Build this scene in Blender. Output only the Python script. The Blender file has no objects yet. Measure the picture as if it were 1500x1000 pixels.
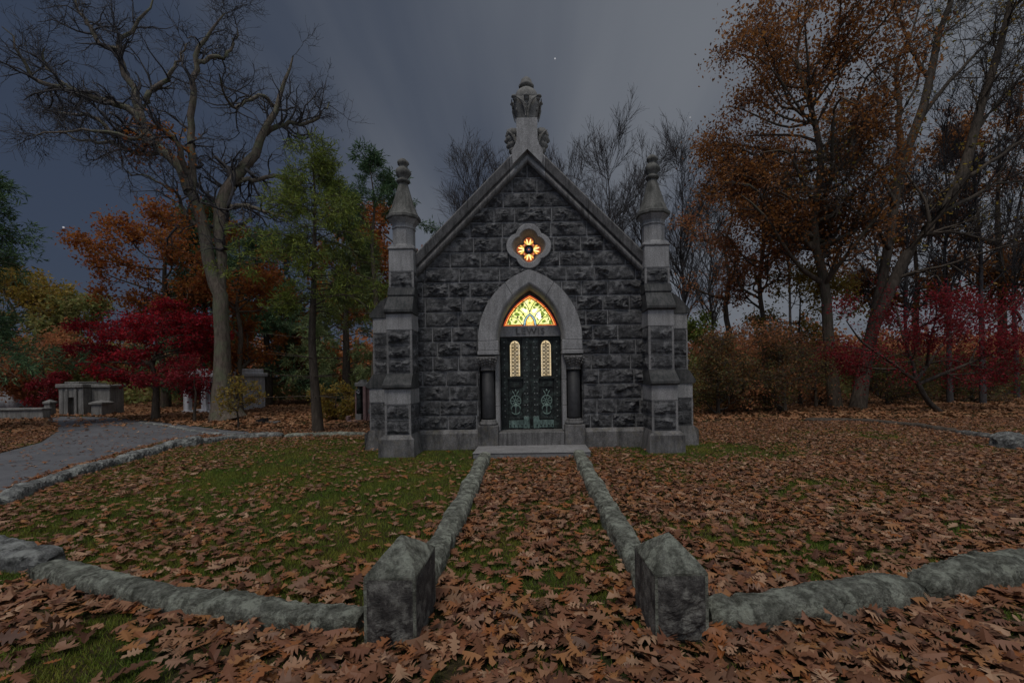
import bpy, math, random
import numpy as np
from mathutils import Vector, Matrix, noise
R = math.radians
scene = bpy.context.scene
COL = scene.collection
random.seed(7)

# ---------------------------------------------------------------- camera (level, shifted lens, slight roll)
F, VX, VY, ROLL, CH = 650.0, 777.5, 548.0, R(0.9), 1.5
cam_d = bpy.data.cameras.new("camera"); cam = bpy.data.objects.new("camera", cam_d); COL.objects.link(cam)
cam_d.sensor_width = 36; cam_d.lens = F / 1500 * 36
cam_d.shift_x = (750 - VX) / 1500; cam_d.shift_y = (VY - 500) / 1500
cam_d.clip_end = 2000; cam_d.clip_start = 0.05
cam.matrix_world = Matrix.Translation((0, 0, CH)) @ Matrix.Rotation(R(90), 4, 'X') @ Matrix.Rotation(-ROLL, 4, 'Z')
scene.camera = cam

def uv(px, py):
    a, b = px - VX, VY - py
    return a * math.cos(ROLL) + b * math.sin(ROLL), -a * math.sin(ROLL) + b * math.cos(ROLL)
def W(px, py, Y):
    u, v = uv(px, py); return np.array((u * Y / F, Y, CH + v * Y / F))
def G(px, py, z=0.0):
    u, v = uv(px, py); Y = F * (z - CH) / v; return np.array((u * Y / F, Y, z))

# ---------------------------------------------------------------- objects
ORG = {}
def setp(o, label=None, cat=None, group=None, kind=None):
    if label: o['label'] = label
    if cat: o['category'] = cat
    if group: o['group'] = group
    if kind: o['kind'] = kind
    return o
def thing(name, loc, label, cat, group=None):
    o = bpy.data.objects.new(name, None); o.empty_display_size = .2
    COL.objects.link(o); o.location = loc; ORG[o.name] = np.array(loc, float)
    return setp(o, label, cat, group)
def mesh_obj(name, verts, faces, mats, parent=None, midx=None, smooth=False, loc=None):
    """faces: list of tuples, or an (n,k) int array"""
    verts = np.asarray(verts, dtype=np.float64).reshape(-1, 3)
    off = ORG.get(parent.name, np.zeros(3)) if parent is not None else (np.array(loc, float) if loc is not None else np.zeros(3))
    verts = verts - off
    me = bpy.data.meshes.new(name)
    me.vertices.add(len(verts)); me.vertices.foreach_set('co', verts.astype(np.float32).ravel())
    if isinstance(faces, np.ndarray):
        n, k = faces.shape; flat = faces.astype(np.int32).ravel(); starts = np.arange(n, dtype=np.int32) * k
    else:
        flat = np.array([i for f in faces for i in f], dtype=np.int32)
        ls = np.array([len(f) for f in faces], dtype=np.int32); starts = np.concatenate(([0], np.cumsum(ls)[:-1])).astype(np.int32); n = len(faces)
    me.loops.add(len(flat)); me.loops.foreach_set('vertex_index', flat)
    me.polygons.add(n); me.polygons.foreach_set('loop_start', starts)
    for m in (mats if isinstance(mats, (list, tuple)) else [mats]): me.materials.append(m)
    if midx is not None: me.polygons.foreach_set('material_index', np.asarray(midx, dtype=np.int32))
    me.polygons.foreach_set('use_smooth', np.full(n, bool(smooth)))
    me.update(calc_edges=True); me.validate()
    o = bpy.data.objects.new(name, me); COL.objects.link(o)
    if parent is not None:
        o.parent = parent; ORG[o.name] = ORG.get(parent.name, np.zeros(3))
    elif loc is not None:
        o.location = loc; ORG[o.name] = np.array(loc, float)
    return o

class MB:
    def __init__(s): s.v = []; s.f = []; s.m = []
    def add(s, vs, fs, mi=0):
        b = len(s.v); s.v.extend([tuple(map(float, p)) for p in vs])
        for f in fs: s.f.append(tuple(i + b for i in f)); s.m.append(mi)
    def box(s, x0, x1, y0, y1, z0, z1, mi=0, T=None, ch=0.0):
        """box; ch chamfers every edge through an inset octagon-ish hull"""
        if ch <= 0:
            vs = [(x, y, z) for z in (z0, z1) for y in (y0, y1) for x in (x0, x1)]
            fs = [(0, 2, 3, 1), (4, 5, 7, 6), (0, 1, 5, 4), (2, 6, 7, 3), (0, 4, 6, 2), (1, 3, 7, 5)]
        else:
            vs = []; idx = {}
            for i, x in enumerate((x0, x1)):
                for j, y in enumerate((y0, y1)):
                    for k, z in enumerate((z0, z1)):
                        sx, sy, sz = (1 - 2 * i), (1 - 2 * j), (1 - 2 * k)
                        for a, p in enumerate(((x, y + sy * ch, z + sz * ch), (x + sx * ch, y, z + sz * ch), (x + sx * ch, y + sy * ch, z))):
                            idx[i, j, k, a] = len(vs); vs.append(p)
            fs = []
            for i in (0, 1):
                fs.append((idx[i, 0, 0, 0], idx[i, 1, 0, 0], idx[i, 1, 1, 0], idx[i, 0, 1, 0]))
                fs.append((idx[0, i, 0, 1], idx[1, i, 0, 1], idx[1, i, 1, 1], idx[0, i, 1, 1]))
                fs.append((idx[0, 0, i, 2], idx[1, 0, i, 2], idx[1, 1, i, 2], idx[0, 1, i, 2]))
                for j in (0, 1):
                    fs.append((idx[i, j, 0, 0], idx[i, j, 0, 1], idx[i, j, 1, 1], idx[i, j, 1, 0]))
                    fs.append((idx[i, 0, j, 0], idx[i, 0, j, 2], idx[i, 1, j, 2], idx[i, 1, j, 0]))
                    fs.append((idx[0, i, j, 1], idx[0, i, j, 2], idx[1, i, j, 2], idx[1, i, j, 1]))
                    for k in (0, 1): fs.append((idx[i, j, k, 0], idx[i, j, k, 1], idx[i, j, k, 2]))
        if T: vs = [T(*p) for p in vs]
        s.add(vs, fs, mi)
    def prism(s, poly, a0, a1, axis='y', mi=0, T=None):
        """poly of (p,q); axis y: (p=x,q=z), axis x: (p=y,q=z), axis z: (p=x,q=y)"""
        n = len(poly)
        mk = {'y': lambda p, q, a: (p, a, q), 'x': lambda p, q, a: (a, p, q), 'z': lambda p, q, a: (p, q, a)}[axis]
        vs = [mk(p, q, a0) for p, q in poly] + [mk(p, q, a1) for p, q in poly]
        fs = [tuple(range(n)), tuple(range(2 * n - 1, n - 1, -1))] + [(i, (i + 1) % n, n + (i + 1) % n, n + i) for i in range(n)]
        if T: vs = [T(*p) for p in vs]
        s.add(vs, fs, mi)
    def flat(s, poly, y, mi=0):
        s.add([(p, y, q) for p, q in poly], [tuple(range(len(poly)))], mi)
    def lathe(s, c, prof, n=24, mi=0, rot=0.0, sx=1.0, sy=1.0, mod=None):
        vs = []; fs = []
        for (r, z) in prof:
            for k in range(n):
                a = 2 * math.pi * k / n + rot; rr = r * (mod(a, z) if mod else 1)
                vs.append((c[0] + rr * math.cos(a) * sx, c[1] + rr * math.sin(a) * sy, c[2] + z))
        m = len(prof)
        for i in range(m - 1):
            for k in range(n):
                fs.append((i * n + k, i * n + (k + 1) % n, (i + 1) * n + (k + 1) % n, (i + 1) * n + k))
        fs.append(tuple(range(n - 1, -1, -1))); fs.append(tuple((m - 1) * n + k for k in range(n)))
        s.add(vs, fs, mi)
    def tube(s, pts, rs, n=6, mi=0, cap=True):
        pts = [Vector(p) for p in pts]
        if not hasattr(rs, '__len__'): rs = [rs] * len(pts)
        vs = []; fs = []
        for i, p in enumerate(pts):
            t = (pts[min(i + 1, len(pts) - 1)] - pts[max(i - 1, 0)]).normalized()
            ref = Vector((0, 1, 0)) if abs(t.y) < .9 else Vector((1, 0, 0))
            a = t.cross(ref).normalized(); b = t.cross(a)
            for k in range(n):
                w = 2 * math.pi * k / n; vs.append(p + rs[i] * (math.cos(w) * a + math.sin(w) * b))
        for i in range(len(pts) - 1):
            for k in range(n): fs.append((i * n + k, i * n + (k + 1) % n, (i + 1) * n + (k + 1) % n, (i + 1) * n + k))
        if cap: fs.append(tuple(range(n))); fs.append(tuple((len(pts) - 1) * n + k for k in range(n)))
        s.add(vs, fs, mi)
    def build(s, name, mats, parent=None, smooth=False, bevel=0.0, loc=None):
        o = mesh_obj(name, s.v, s.f, mats, parent, s.m, smooth, loc)
        if bevel:
            b = o.modifiers.new('bevel', 'BEVEL'); b.width = bevel; b.segments = 2; b.limit_method = 'ANGLE'; b.angle_limit = R(40)
        return o

# ---------------------------------------------------------------- materials
def new_mat(name):
    m = bpy.data.materials.new(name); m.use_nodes = True
    nt = m.node_tree; b = nt.nodes['Principled BSDF']; return m, nt, b
def nd(nt, t, **kw):
    n = nt.nodes.new(t)
    for k, v in kw.items():
        if k in n.inputs: n.inputs[k].default_value = v
        else: setattr(n, k, v)
    return n
def ramp(nt, stops, interp='LINEAR'):
    n = nt.nodes.new('ShaderNodeValToRGB'); n.color_ramp.interpolation = interp
    e = n.color_ramp.elements
    while len(e) < len(stops): e.new(.5)
    for el, (p, c) in zip(e, stops):
        el.position = p; el.color = (*c, 1) if len(c) == 3 else c
    return n
def coords(nt, scale=(1, 1, 1)):
    tc = nt.nodes.new('ShaderNodeTexCoord'); mp = nt.nodes.new('ShaderNodeMapping'); mp.inputs['Scale'].default_value = scale
    nt.links.new(tc.outputs['Object'], mp.inputs['Vector']); return mp.outputs['Vector']
def noise_n(nt, vec, scale, detail=6, rough=.6):
    n = nd(nt, 'ShaderNodeTexNoise', Scale=scale, Detail=detail, Roughness=rough); nt.links.new(vec, n.inputs['Vector']); return n.outputs['Fac']
def mixc(nt, fac, a, b, mode='MIX'):
    n = nt.nodes.new('ShaderNodeMix'); n.data_type = 'RGBA'; n.blend_type = mode
    for sock, val in ((n.inputs['Factor'], fac), (n.inputs[6], a), (n.inputs[7], b)):
        if hasattr(val, 'is_linked') or isinstance(val, bpy.types.NodeSocket): nt.links.new(val, sock)
        elif isinstance(val, (int, float)): sock.default_value = val
        else: sock.default_value = (*val, 1)
    return n.outputs[2]
def bump(nt, b, h, strength, dist=.02):
    n = nd(nt, 'ShaderNodeBump', Strength=strength, Distance=dist); nt.links.new(h, n.inputs['Height']); nt.links.new(n.outputs['Normal'], b.inputs['Normal'])

def stone(name, dark, light, scale=6, stain=(.03, .03, .03), stain_amt=.5, spots=None, spots_amt=0., rough=.85, bmp=.4, streak=(1.2, 1.2, .25), grain=60, spot_scale=9):
    m, nt, b = new_mat(name); v = coords(nt)
    n1 = noise_n(nt, v, scale, 8, .65)
    c = ramp(nt, [(.3, dark), (.7, light)]); nt.links.new(n1, c.inputs['Fac']); col = c.outputs['Color']
    g = noise_n(nt, v, grain, 3, .7)
    gr = ramp(nt, [(.35, (.55, .55, .55)), (.5, (1, 1, 1)), (.68, (1.45, 1.45, 1.45))]); nt.links.new(g, gr.inputs['Fac'])
    col = mixc(nt, .8, col, gr.outputs['Color'], 'MULTIPLY')
    if stain_amt:
        sv = coords(nt, streak); s = noise_n(nt, sv, 4, 7, .68)
        sr = ramp(nt, [(.44, (0, 0, 0)), (.66, (1, 1, 1))]); nt.links.new(s, sr.inputs['Fac'])
        k = nd(nt, 'ShaderNodeMath', operation='MULTIPLY'); nt.links.new(sr.outputs['Color'], k.inputs[0]); k.inputs[1].default_value = stain_amt
        col = mixc(nt, k.outputs[0], col, stain)
    if spots:
        s = noise_n(nt, v, spot_scale, 9, .72)
        sr = ramp(nt, [(.5, (0, 0, 0)), (.6, (1, 1, 1))]); nt.links.new(s, sr.inputs['Fac'])
        k = nd(nt, 'ShaderNodeMath', operation='MULTIPLY'); nt.links.new(sr.outputs['Color'], k.inputs[0]); k.inputs[1].default_value = spots_amt
        col = mixc(nt, k.outputs[0], col, spots)
    nt.links.new(col, b.inputs['Base Color']); b.inputs['Roughness'].default_value = rough
    b.inputs['Specular IOR Level'].default_value = .3
    h = noise_n(nt, v, scale * 3.5, 10, .75); bump(nt, b, h, bmp, .03)
    return m
def emit(name, col, strength, col2=None, scale=18):
    m, nt, b = new_mat(name); b.inputs['Base Color'].default_value = (*[c * .3 for c in col], 1); b.inputs['Roughness'].default_value = .25
    b.inputs['Emission Strength'].default_value = strength
    if col2:
        v = coords(nt); n = noise_n(nt, v, scale, 3, .5); c = ramp(nt, [(.38, col), (.62, col2)]); nt.links.new(n, c.inputs['Fac'])
        nt.links.new(c.outputs['Color'], b.inputs['Emission Color'])
    else: b.inputs['Emission Color'].default_value = (*col, 1)
    return m
def leafmat(name, stops, transl=.5, rough=.6):
    """one colour per leaf (each leaf is its own island)"""
    m, nt, b = new_mat(name)
    g = nt.nodes.new('ShaderNodeNewGeometry')
    n = len(stops); c = ramp(nt, [((i + .0) / n, s) for i, s in enumerate(stops)])
    nt.links.new(g.outputs['Random Per Island'], c.inputs['Fac'])
    out = nt.nodes['Material Output']
    tr = nt.nodes.new('ShaderNodeBsdfTranslucent'); mx = nt.nodes.new('ShaderNodeMixShader'); mx.inputs[0].default_value = transl
    nt.links.new(c.outputs['Color'], b.inputs['Base Color']); nt.links.new(c.outputs['Color'], tr.inputs['Color'])
    b.inputs['Roughness'].default_value = rough; b.inputs['Specular IOR Level'].default_value = .25
    nt.links.new(b.outputs[0], mx.inputs[1]); nt.links.new(tr.outputs[0], mx.inputs[2]); nt.links.new(mx.outputs[0], out.inputs['Surface'])
    return m
def bark(name, dark, light, patch=None, amt=0.):
    m, nt, b = new_mat(name); v = coords(nt, (1, 1, .25))
    n1 = noise_n(nt, v, 14, 8, .7); c = ramp(nt, [(.32, dark), (.68, light)]); nt.links.new(n1, c.inputs['Fac']); col = c.outputs['Color']
    if patch:
        n2 = noise_n(nt, coords(nt), 2.2, 6, .7); r2 = ramp(nt, [(.45, (0, 0, 0)), (.62, (amt,) * 3)]); nt.links.new(n2, r2.inputs['Fac'])
        col = mixc(nt, r2.outputs['Color'], col, patch)
    nt.links.new(col, b.inputs['Base Color']); b.inputs['Roughness'].default_value = .9; b.inputs['Specular IOR Level'].default_value = .15
    bump(nt, b, n1, .8, .05); return m

M = {}
M['hood'] = stone('blackened_hood_stone', (.035, .034, .032), (.10, .097, .092), 4, (.016, .021, .02), .8, bmp=.25, streak=(6, 4, .4))
M['rock'] = stone('rock_faced_granite', (.04, .04, .041), (.15, .148, .146), 10, (.018, .018, .018), .55, (.27, .265, .26), .5, bmp=1.4, streak=(1.5, 1.5, .8), spot_scale=5)
M['mortar'] = stone('pale_mortar', (.15, .147, .143), (.32, .315, .31), 6, (.04, .04, .04), .7, bmp=.2)
M['trim'] = stone('dressed_granite', (.235, .23, .222), (.325, .317, .307), 3, (.07, .066, .062), .45, bmp=.12, streak=(2.2, 2.2, .3))
M['trimdark'] = stone('stained_granite', (.10, .097, .092), (.2, .19, .18), 3.5, (.035, .033, .03), .75, bmp=.25, streak=(5, 3, .35))
M['mossgran'] = stone('pinnacle_granite', (.085, .084, .075), (.17, .163, .145), 4, (.03, .03, .024), .8, bmp=.25, streak=(2.5, 2.5, .3))
M['base'] = stone('plinth_granite', (.10, .096, .092), (.22, .21, .2), 5, (.022, .021, .02), .8, (.2, .17, .1), .2, bmp=.4)
M['lichen'] = stone('lichened_kerb_stone', (.08, .08, .06), (.32, .325, .262), 16, (.036, .038, .024), .8, (.47, .49, .39), .7, bmp=1.2, streak=(3, 3, 2), spot_scale=7)
M['lichen2'] = stone('pale_kerb_stone', (.075, .075, .07), (.3, .3, .28), 11, (.03, .033, .026), .8, (.46, .47, .42), .6, bmp=1.2, streak=(3, 3, 2), spot_scale=5)
M['post'] = stone('weathered_post_stone', (.03, .026, .024), (.17, .158, .14), 12, (.018, .015, .015), .7, (.36, .35, .3), .5, bmp=1.1, streak=(2, 2, .8), spot_scale=11)
M['slab'] = stone('doorstep_slab', (.17, .165, .16), (.3, .29, .28), 4, (.07, .066, .06), .5, bmp=.2, streak=(2, 2, 2))
M['column'] = stone('dark_polished_granite', (.016, .016, .017), (.036, .035, .035), 10, stain_amt=.2, rough=.6, bmp=.05)
M['white'] = stone('pale_marble', (.55, .55, .57), (.75, .75, .77), 3, (.12, .12, .12), .5, bmp=.1, streak=(3, 3, .3))
M['greyvault'] = stone('grey_limestone', (.17, .163, .15), (.3, .29, .265), 3, (.05, .05, .046), .6, bmp=.3, streak=(3, 3, .3))
M['pink'] = stone('pink_granite', (.22, .14, .125), (.33, .21, .19), 8, stain_amt=.3, bmp=.1)
M['bronze'] = stone('dark_bronze', (.008, .009, .0085), (.028, .032, .029), 9, stain_amt=0, spots=(.13, .18, .155), spots_amt=.3, rough=.5, bmp=.3, spot_scale=7)
M['verdigris'] = stone('verdigris_bronze', (.05, .075, .066), (.21, .3, .26), 7, (.012, .014, .013), .6, rough=.6, bmp=.3, streak=(5, 5, 1))
M['patina'] = stone('green_patina', (.10, .15, .13), (.24, .33, .28), 20, (.03, .04, .035), .4, rough=.6, bmp=.1)
M['stud'] = stone('worn_stud', (.12, .13, .12), (.28, .3, .28), 20, stain_amt=.2, rough=.4, bmp=.1)
M['slate'] = stone('slate_roof', (.05, .05, .055), (.09, .09, .1), 5, stain_amt=.3, bmp=.5)
M['boulder'] = stone('pale_boulder', (.2, .2, .2), (.5, .5, .5), 3, (.06, .06, .06), .5, bmp=.8)
M['asphalt'] = stone('grey_asphalt', (.075, .075, .079), (.13, .13, .136), 1.1, (.17, .165, .16), .4, bmp=.35, streak=(1, 1, 1), grain=160, rough=.8)
M['lead'] = stone('lead_came', (.006, .006, .006), (.012, .012, .012), 10, stain_amt=0, bmp=.1, rough=.5)
M['bark_oak'] = bark('grey_oak_bark', (.055, .043, .033), (.2, .16, .125), (.13, .15, .085), .6)
M['bark_dark'] = bark('dark_bark', (.034, .027, .021), (.12, .096, .073))
M['bark_brown'] = bark('brown_bark', (.05, .038, .028), (.17, .13, .095), (.08, .09, .05), .4)
M['bark_twig'] = bark('grey_twig_bark', (.036, .033, .034), (.1, .092, .09))
M['leaf_oak'] = leafmat('russet_oak_leaf', [(0.1805, 0.0717, 0.0262), (0.3068, 0.1268, 0.0394), (0.4332, 0.1941, 0.0482), (0.2527, 0.1125, 0.0482), (0.361, 0.1431, 0.0329), (0.1264, 0.0614, 0.0349)])
M['leaf_red'] = leafmat('crimson_maple_leaf', [(0.3389, 0.0104, 0.0197), (0.2034, 0.0079, 0.0153), (0.4577, 0.0158, 0.0328), (0.2712, 0.0131, 0.0328), (0.1526, 0.0066, 0.0131), (0.5085, 0.0263, 0.0328)])
M['leaf_pinkred'] = leafmat('pinkish_red_leaf', [(0.3082, 0.0209, 0.03), (0.2015, 0.0171, 0.0258), (0.3556, 0.0332, 0.0428), (0.154, 0.0285, 0.0189), (0.2371, 0.019, 0.03)])
M['leaf_orange'] = leafmat('orange_leaf', [(0.3967, 0.1365, 0.0253), (0.2909, 0.0863, 0.0202), (0.4496, 0.2013, 0.038), (0.2248, 0.0863, 0.0316), (0.3571, 0.1077, 0.0316)])
M['leaf_yellow'] = leafmat('yellow_olive_leaf', [(0.3718, 0.2704, 0.0507), (0.2366, 0.1859, 0.0423), (0.4732, 0.3211, 0.0507), (0.169, 0.169, 0.0507), (0.338, 0.2028, 0.0507)])
M['leaf_brown'] = leafmat('brown_russet_leaf', [(0.4599, 0.2191, 0.0885), (0.3185, 0.1534, 0.0658), (0.6015, 0.2629, 0.1011), (0.2477, 0.146, 0.0708), (0.4954, 0.1825, 0.0885)])
M['leaf_pine'] = leafmat('bright_pine_needle', [(0.1559, 0.207, 0.0345), (0.2209, 0.2699, 0.0385), (0.1169, 0.1529, 0.0303), (0.2858, 0.3059, 0.0482), (0.13, 0.171, 0.0413)], .2)
M['leaf_dkpine'] = leafmat('dark_pine_needle', [(0.0607, 0.1166, 0.0535), (0.0851, 0.1506, 0.0632), (0.0486, 0.0924, 0.0438), (0.1093, 0.175, 0.0728)], .2)
M['leaf_mixed'] = leafmat('mixed_autumn_leaf', [(0.156, 0.066, 0.036), (0.24, 0.156, 0.042), (0.108, 0.054, 0.036), (0.18, 0.144, 0.048), (0.288, 0.12, 0.042), (0.084, 0.06, 0.036), (0.12, 0.12, 0.042)])
M['leaf_olive'] = leafmat('olive_leaf', [(0.2318, 0.264, 0.0808), (0.1656, 0.1862, 0.0646), (0.3312, 0.326, 0.0942), (0.2815, 0.2329, 0.0862)])
M['leaf_weep'] = leafmat('pale_weeping_needle', [(0.18, 0.234, 0.081), (0.135, 0.189, 0.0684), (0.234, 0.27, 0.108)], .2)
M['litter'] = leafmat('dead_oak_leaf', [(0.2576, 0.12, 0.0656), (0.168, 0.07, 0.036), (0.3136, 0.165, 0.088), (0.0952, 0.042, 0.0224), (0.2352, 0.13, 0.08), (0.28, 0.095, 0.0256), (0.1904, 0.08, 0.044), (0.0672, 0.03, 0.0176), (0.4256, 0.26, 0.156), (0.2128, 0.09, 0.044), (0.1344, 0.06, 0.032), (0.2912, 0.13, 0.048)], .12, .55)
M['litter_far'] = leafmat('dead_leaf_carpet', [(0.3168, 0.1596, 0.0748), (0.2288, 0.1092, 0.0544), (0.3696, 0.2016, 0.0952), (0.176, 0.084, 0.0442), (0.2904, 0.126, 0.0544)], .12)
M['grass'] = leafmat('grass_blade', [(0.1172, 0.1732, 0.0253), (0.1621, 0.2046, 0.0322), (0.081, 0.126, 0.0229), (0.2163, 0.2202, 0.0459), (0.1351, 0.1889, 0.0229)], .3)

def tint_patches(m, scale, a, b):
    nt = m.node_tree; p = nt.nodes['Principled BSDF']; src = p.inputs['Base Color'].links[0].from_socket
    n = noise_n(nt, coords(nt), scale, 5, .6); r = ramp(nt, [(.4, a), (.62, b)]); nt.links.new(n, r.inputs['Fac'])
    c = mixc(nt, 1., src, r.outputs['Color'], 'MULTIPLY'); nt.links.new(c, p.inputs['Base Color'])
    for t in nt.nodes:
        if t.type == 'BSDF_TRANSLUCENT': nt.links.new(c, t.inputs['Color'])
tint_patches(M['grass'], 1.7, (.8, .95, .8), (1.5, 1.15, 1.1))
M['carved'] = stone('carved_granite', (.14, .135, .122), (.235, .226, .205), 5, (.06, .058, .05), .5, bmp=.25)
M['draft'] = stone('drafted_margin', (.16, .155, .15), (.26, .25, .24), 5, (.05, .048, .045), .6, bmp=.2)
def ground_mat():
    m, nt, b = new_mat('lawn_and_leaf_mould'); v = coords(nt)
    n1 = noise_n(nt, v, .9, 8, .7); c = ramp(nt, [(.4, (.035, .045, .016)), (.6, (.06, .036, .024))]); nt.links.new(n1, c.inputs['Fac'])
    n2 = noise_n(nt, v, 22, 6, .75); c2 = ramp(nt, [(.35, (.45, .45, .45)), (.65, (1.6, 1.5, 1.3))]); nt.links.new(n2, c2.inputs['Fac'])
    nt.links.new(mixc(nt, 1., c.outputs['Color'], c2.outputs['Color'], 'MULTIPLY'), b.inputs['Base Color'])
    b.inputs['Roughness'].default_value = .95; b.inputs['Specular IOR Level'].default_value = .1; bump(nt, b, n2, .8, .05); return m
M['ground'] = ground_mat()
# ================================================================ the mausoleum
Y0 = 9.0
V3 = lambda *a: np.array(a, float)
def rock(mb, O, U, V, N, w, h, depth, rng, cell=.03, margin=.0, keep=None, mi=0, mm=None):
    """one quarry-faced block: a grid broken into chipped planes, drafted flat at its rim"""
    nu = max(3, int(round(w / cell))); nv = max(3, int(round(h / cell)))
    us = np.linspace(0, w, nu + 1); vs = np.linspace(0, h, nv + 1); uu, vv = np.meshgrid(us, vs, indexing='ij')
    H = np.full(uu.shape, 9.)
    for k in range(7):
        cu, cv = rng.uniform(.1, .9) * w, rng.uniform(.1, .9) * h
        gu, gv = rng.normal(0, .22) * depth / .08, rng.normal(0, .34) * depth / .08
        H = np.minimum(H, depth * rng.uniform(.65, 1.25) + gu * (uu - cu) + gv * (vv - cv))
    sd = rng.uniform(0, 90)
    nz = np.array([[noise.fractal(Vector((a * 9 + sd, b * 14, sd)), .7, 2.1, 5) for b in vs] for a in us])
    H = np.maximum(H + depth * .62 * nz, depth * (.34 + .12 * nz))
    e = np.minimum(np.minimum(uu, w - uu), np.minimum(vv, h - vv)) - margin
    H = H * (1 - np.exp(-np.maximum(e, 0) / .028))
    P = O + uu[..., None] * U + vv[..., None] * V + H[..., None] * N
    b = []; fs = []; fm = []
    for i in range(nu):
        for j in range(nv):
            if keep is not None and not keep(O + U * (us[i] + us[i + 1]) / 2 + V * (vs[j] + vs[j + 1]) / 2): continue
            q = lambda a, c: a * (nv + 1) + c
            uc, vc = (us[i] + us[i + 1]) / 2, (vs[j] + vs[j + 1]) / 2
            (fm if mm is not None and min(uc, w - uc) < margin else fs).append((q(i, j), q(i + 1, j), q(i + 1, j + 1), q(i, j + 1)))
    if fs: mb.add(P.reshape(-1, 3), fs, mi)
    if fm: mb.add(P.reshape(-1, 3), fm, mm)

def arch_half(z, a, h, zs):
    """half width of a pointed arch at height z"""
    if z <= zs: return a
    if z >= zs + h: return 0.
    r = (a * a + h * h) / (2 * a); return a - r + math.sqrt(max(r * r - (z - zs) ** 2, 0))
def arch_curve(a, h, zs, n=18, t0=0., t1=1.):
    """right half from the springing to the apex"""
    r = (a * a + h * h) / (2 * a); am = math.asin(h / r); c = a - r
    return [(c + r * math.cos(am * t), zs + r * math.sin(am * t)) for t in np.linspace(t0, t1, n)]
AO, HO, ZS = 1.045, 1.41, 2.19
AI, HI = .635, 1.055
QZ, QX = 4.08, 0.0
def quat(th, d, r):
    p = (th + math.pi / 4) % (math.pi / 2) - math.pi / 4
    return d * math.cos(p) + math.sqrt(max(r * r - (d * math.sin(p)) ** 2, 1e-6))
GS, GZ = 1.0, 5.765                                   # gable slope and inner apex
cs = math.cos(math.atan(GS))
maus = thing('stone_mausoleum', (0, Y0, 0), 'dark rock-faced granite mausoleum with steep gable, bronze doors and lit stained glass', 'mausoleum')

def keep_wall(p):
    x, z = p[0], p[2]
    if z > GZ - GS * abs(x) + .1: return False
    if abs(x) < arch_half(z, (AO + AI) / 2, (HO + HI) / 2, ZS) and z > ZS: return False
    if abs(x) < 1.04 and z <= ZS: return False
    dx, dz = x - QX, z - QZ
    return math.hypot(dx, dz) > quat(math.atan2(dz, dx), .17, .225)
rng = np.random.default_rng(11)
mb = MB(); jt = .009; z = .40; row = 0
heights = [.285, .30, .30, .30, .30, .295, .30, .30, .30, .30, .30, .30, .30, .30, .30, .30, .3, .3, .3]
for hgt in heights:
    if z > GZ: break
    x = -2.42 - rng.uniform(0, .45)
    while x < 2.42:
        w = rng.choice([.42, .52, .6, .68, .78, .5]) * rng.uniform(.92, 1.08)
        x0, x1 = max(x, -2.42), min(x + w, 2.42)
        if x1 - x0 < .16: x1 = min(x0 + .3, 2.42)
        if x1 - x0 > .1 and z < GZ - GS * min(abs(x0), abs(x1)) * (0 if x0 * x1 < 0 else 1) + .2:
            rock(mb, V3(x0 + jt, Y0, z + jt), V3(1, 0, 0), V3(0, 0, 1), V3(0, -1, 0), x1 - x0 - 2 * jt, hgt - 2 * jt, .095, rng, .023, 0, keep_wall)
        x = x1
    z += hgt; row += 1
# mortar bed right behind the faces
n1, n2 = 150, 170
xs = np.linspace(-2.45, 2.45, n1); zs = np.linspace(.35, GZ, n2)
vs = [(a, Y0 + .004, b) for a in xs for b in zs]; fs = []
for i in range(n1 - 1):
    for j in range(n2 - 1):
        if keep_wall(((xs[i] + xs[i + 1]) / 2, 0, (zs[j] + zs[j + 1]) / 2)):
            fs.append((i * n2 + j, (i + 1) * n2 + j, (i + 1) * n2 + j + 1, i * n2 + j + 1))
mb.add(vs, fs, 1)
mb.build('front_wall', [M['rock'], M['mortar']], maus)
# plinth course at the foot, either side of the doorway
mb = MB()
for s in (-1, 1):
    a, b = sorted((s * 1.062, s * 2.3))
    mb = MB(); mb.prism([(Y0 + .1, 0), (Y0 - .11, 0), (Y0 - .11, .33), (Y0 - .055, .40), (Y0 + .1, .40)], a, b, 'x'); mb.build('plinth', M['base'], maus, bevel=.012)
# body behind: side walls, back gable, roof
D1 = 14.2
for s in (-1, 1):
    mb = MB()
    zc = .0; r2 = np.random.default_rng(5 + s)
    mb.box(*sorted((s * 2.42, s * 2.7)), Y0 + .35, D1, 0, 3.45, 1)
    zz = .4
    while zz < 3.3:
        yy = Y0 + .45
        while yy < D1:
            w = r2.uniform(.5, .85); w = min(w, D1 - yy)
            if w > .15:
                rock(mb, V3(s * 2.704, yy + jt, zz + jt), V3(0, 1, 0), V3(0, 0, 1), V3(s, 0, 0), w - 2 * jt, .3 - 2 * jt, .06, r2, .075)
            yy += w
        zz += .3
    mb.build('side_wall', [M['rock'], M['mortar']], maus)
mb = MB()
mb.prism([(-2.7, 0), (2.7, 0), (2.7, 3.42), (0, 5.9), (-2.7, 3.42)], D1 + .003, D1 + .25)
mb.build('back_wall', M['rock'], maus)
mb = MB()
for s in (-1, 1):
    pts = [(0, GZ + .16), (0, GZ + .31), (s * 2.98, GZ + .31 - GS * 2.98), (s * 2.98, GZ + .16 - GS * 2.98)]
    mb.prism(pts, Y0 + .42, D1 + .45)
mb.build('roof', M['slate'], maus)

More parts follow.
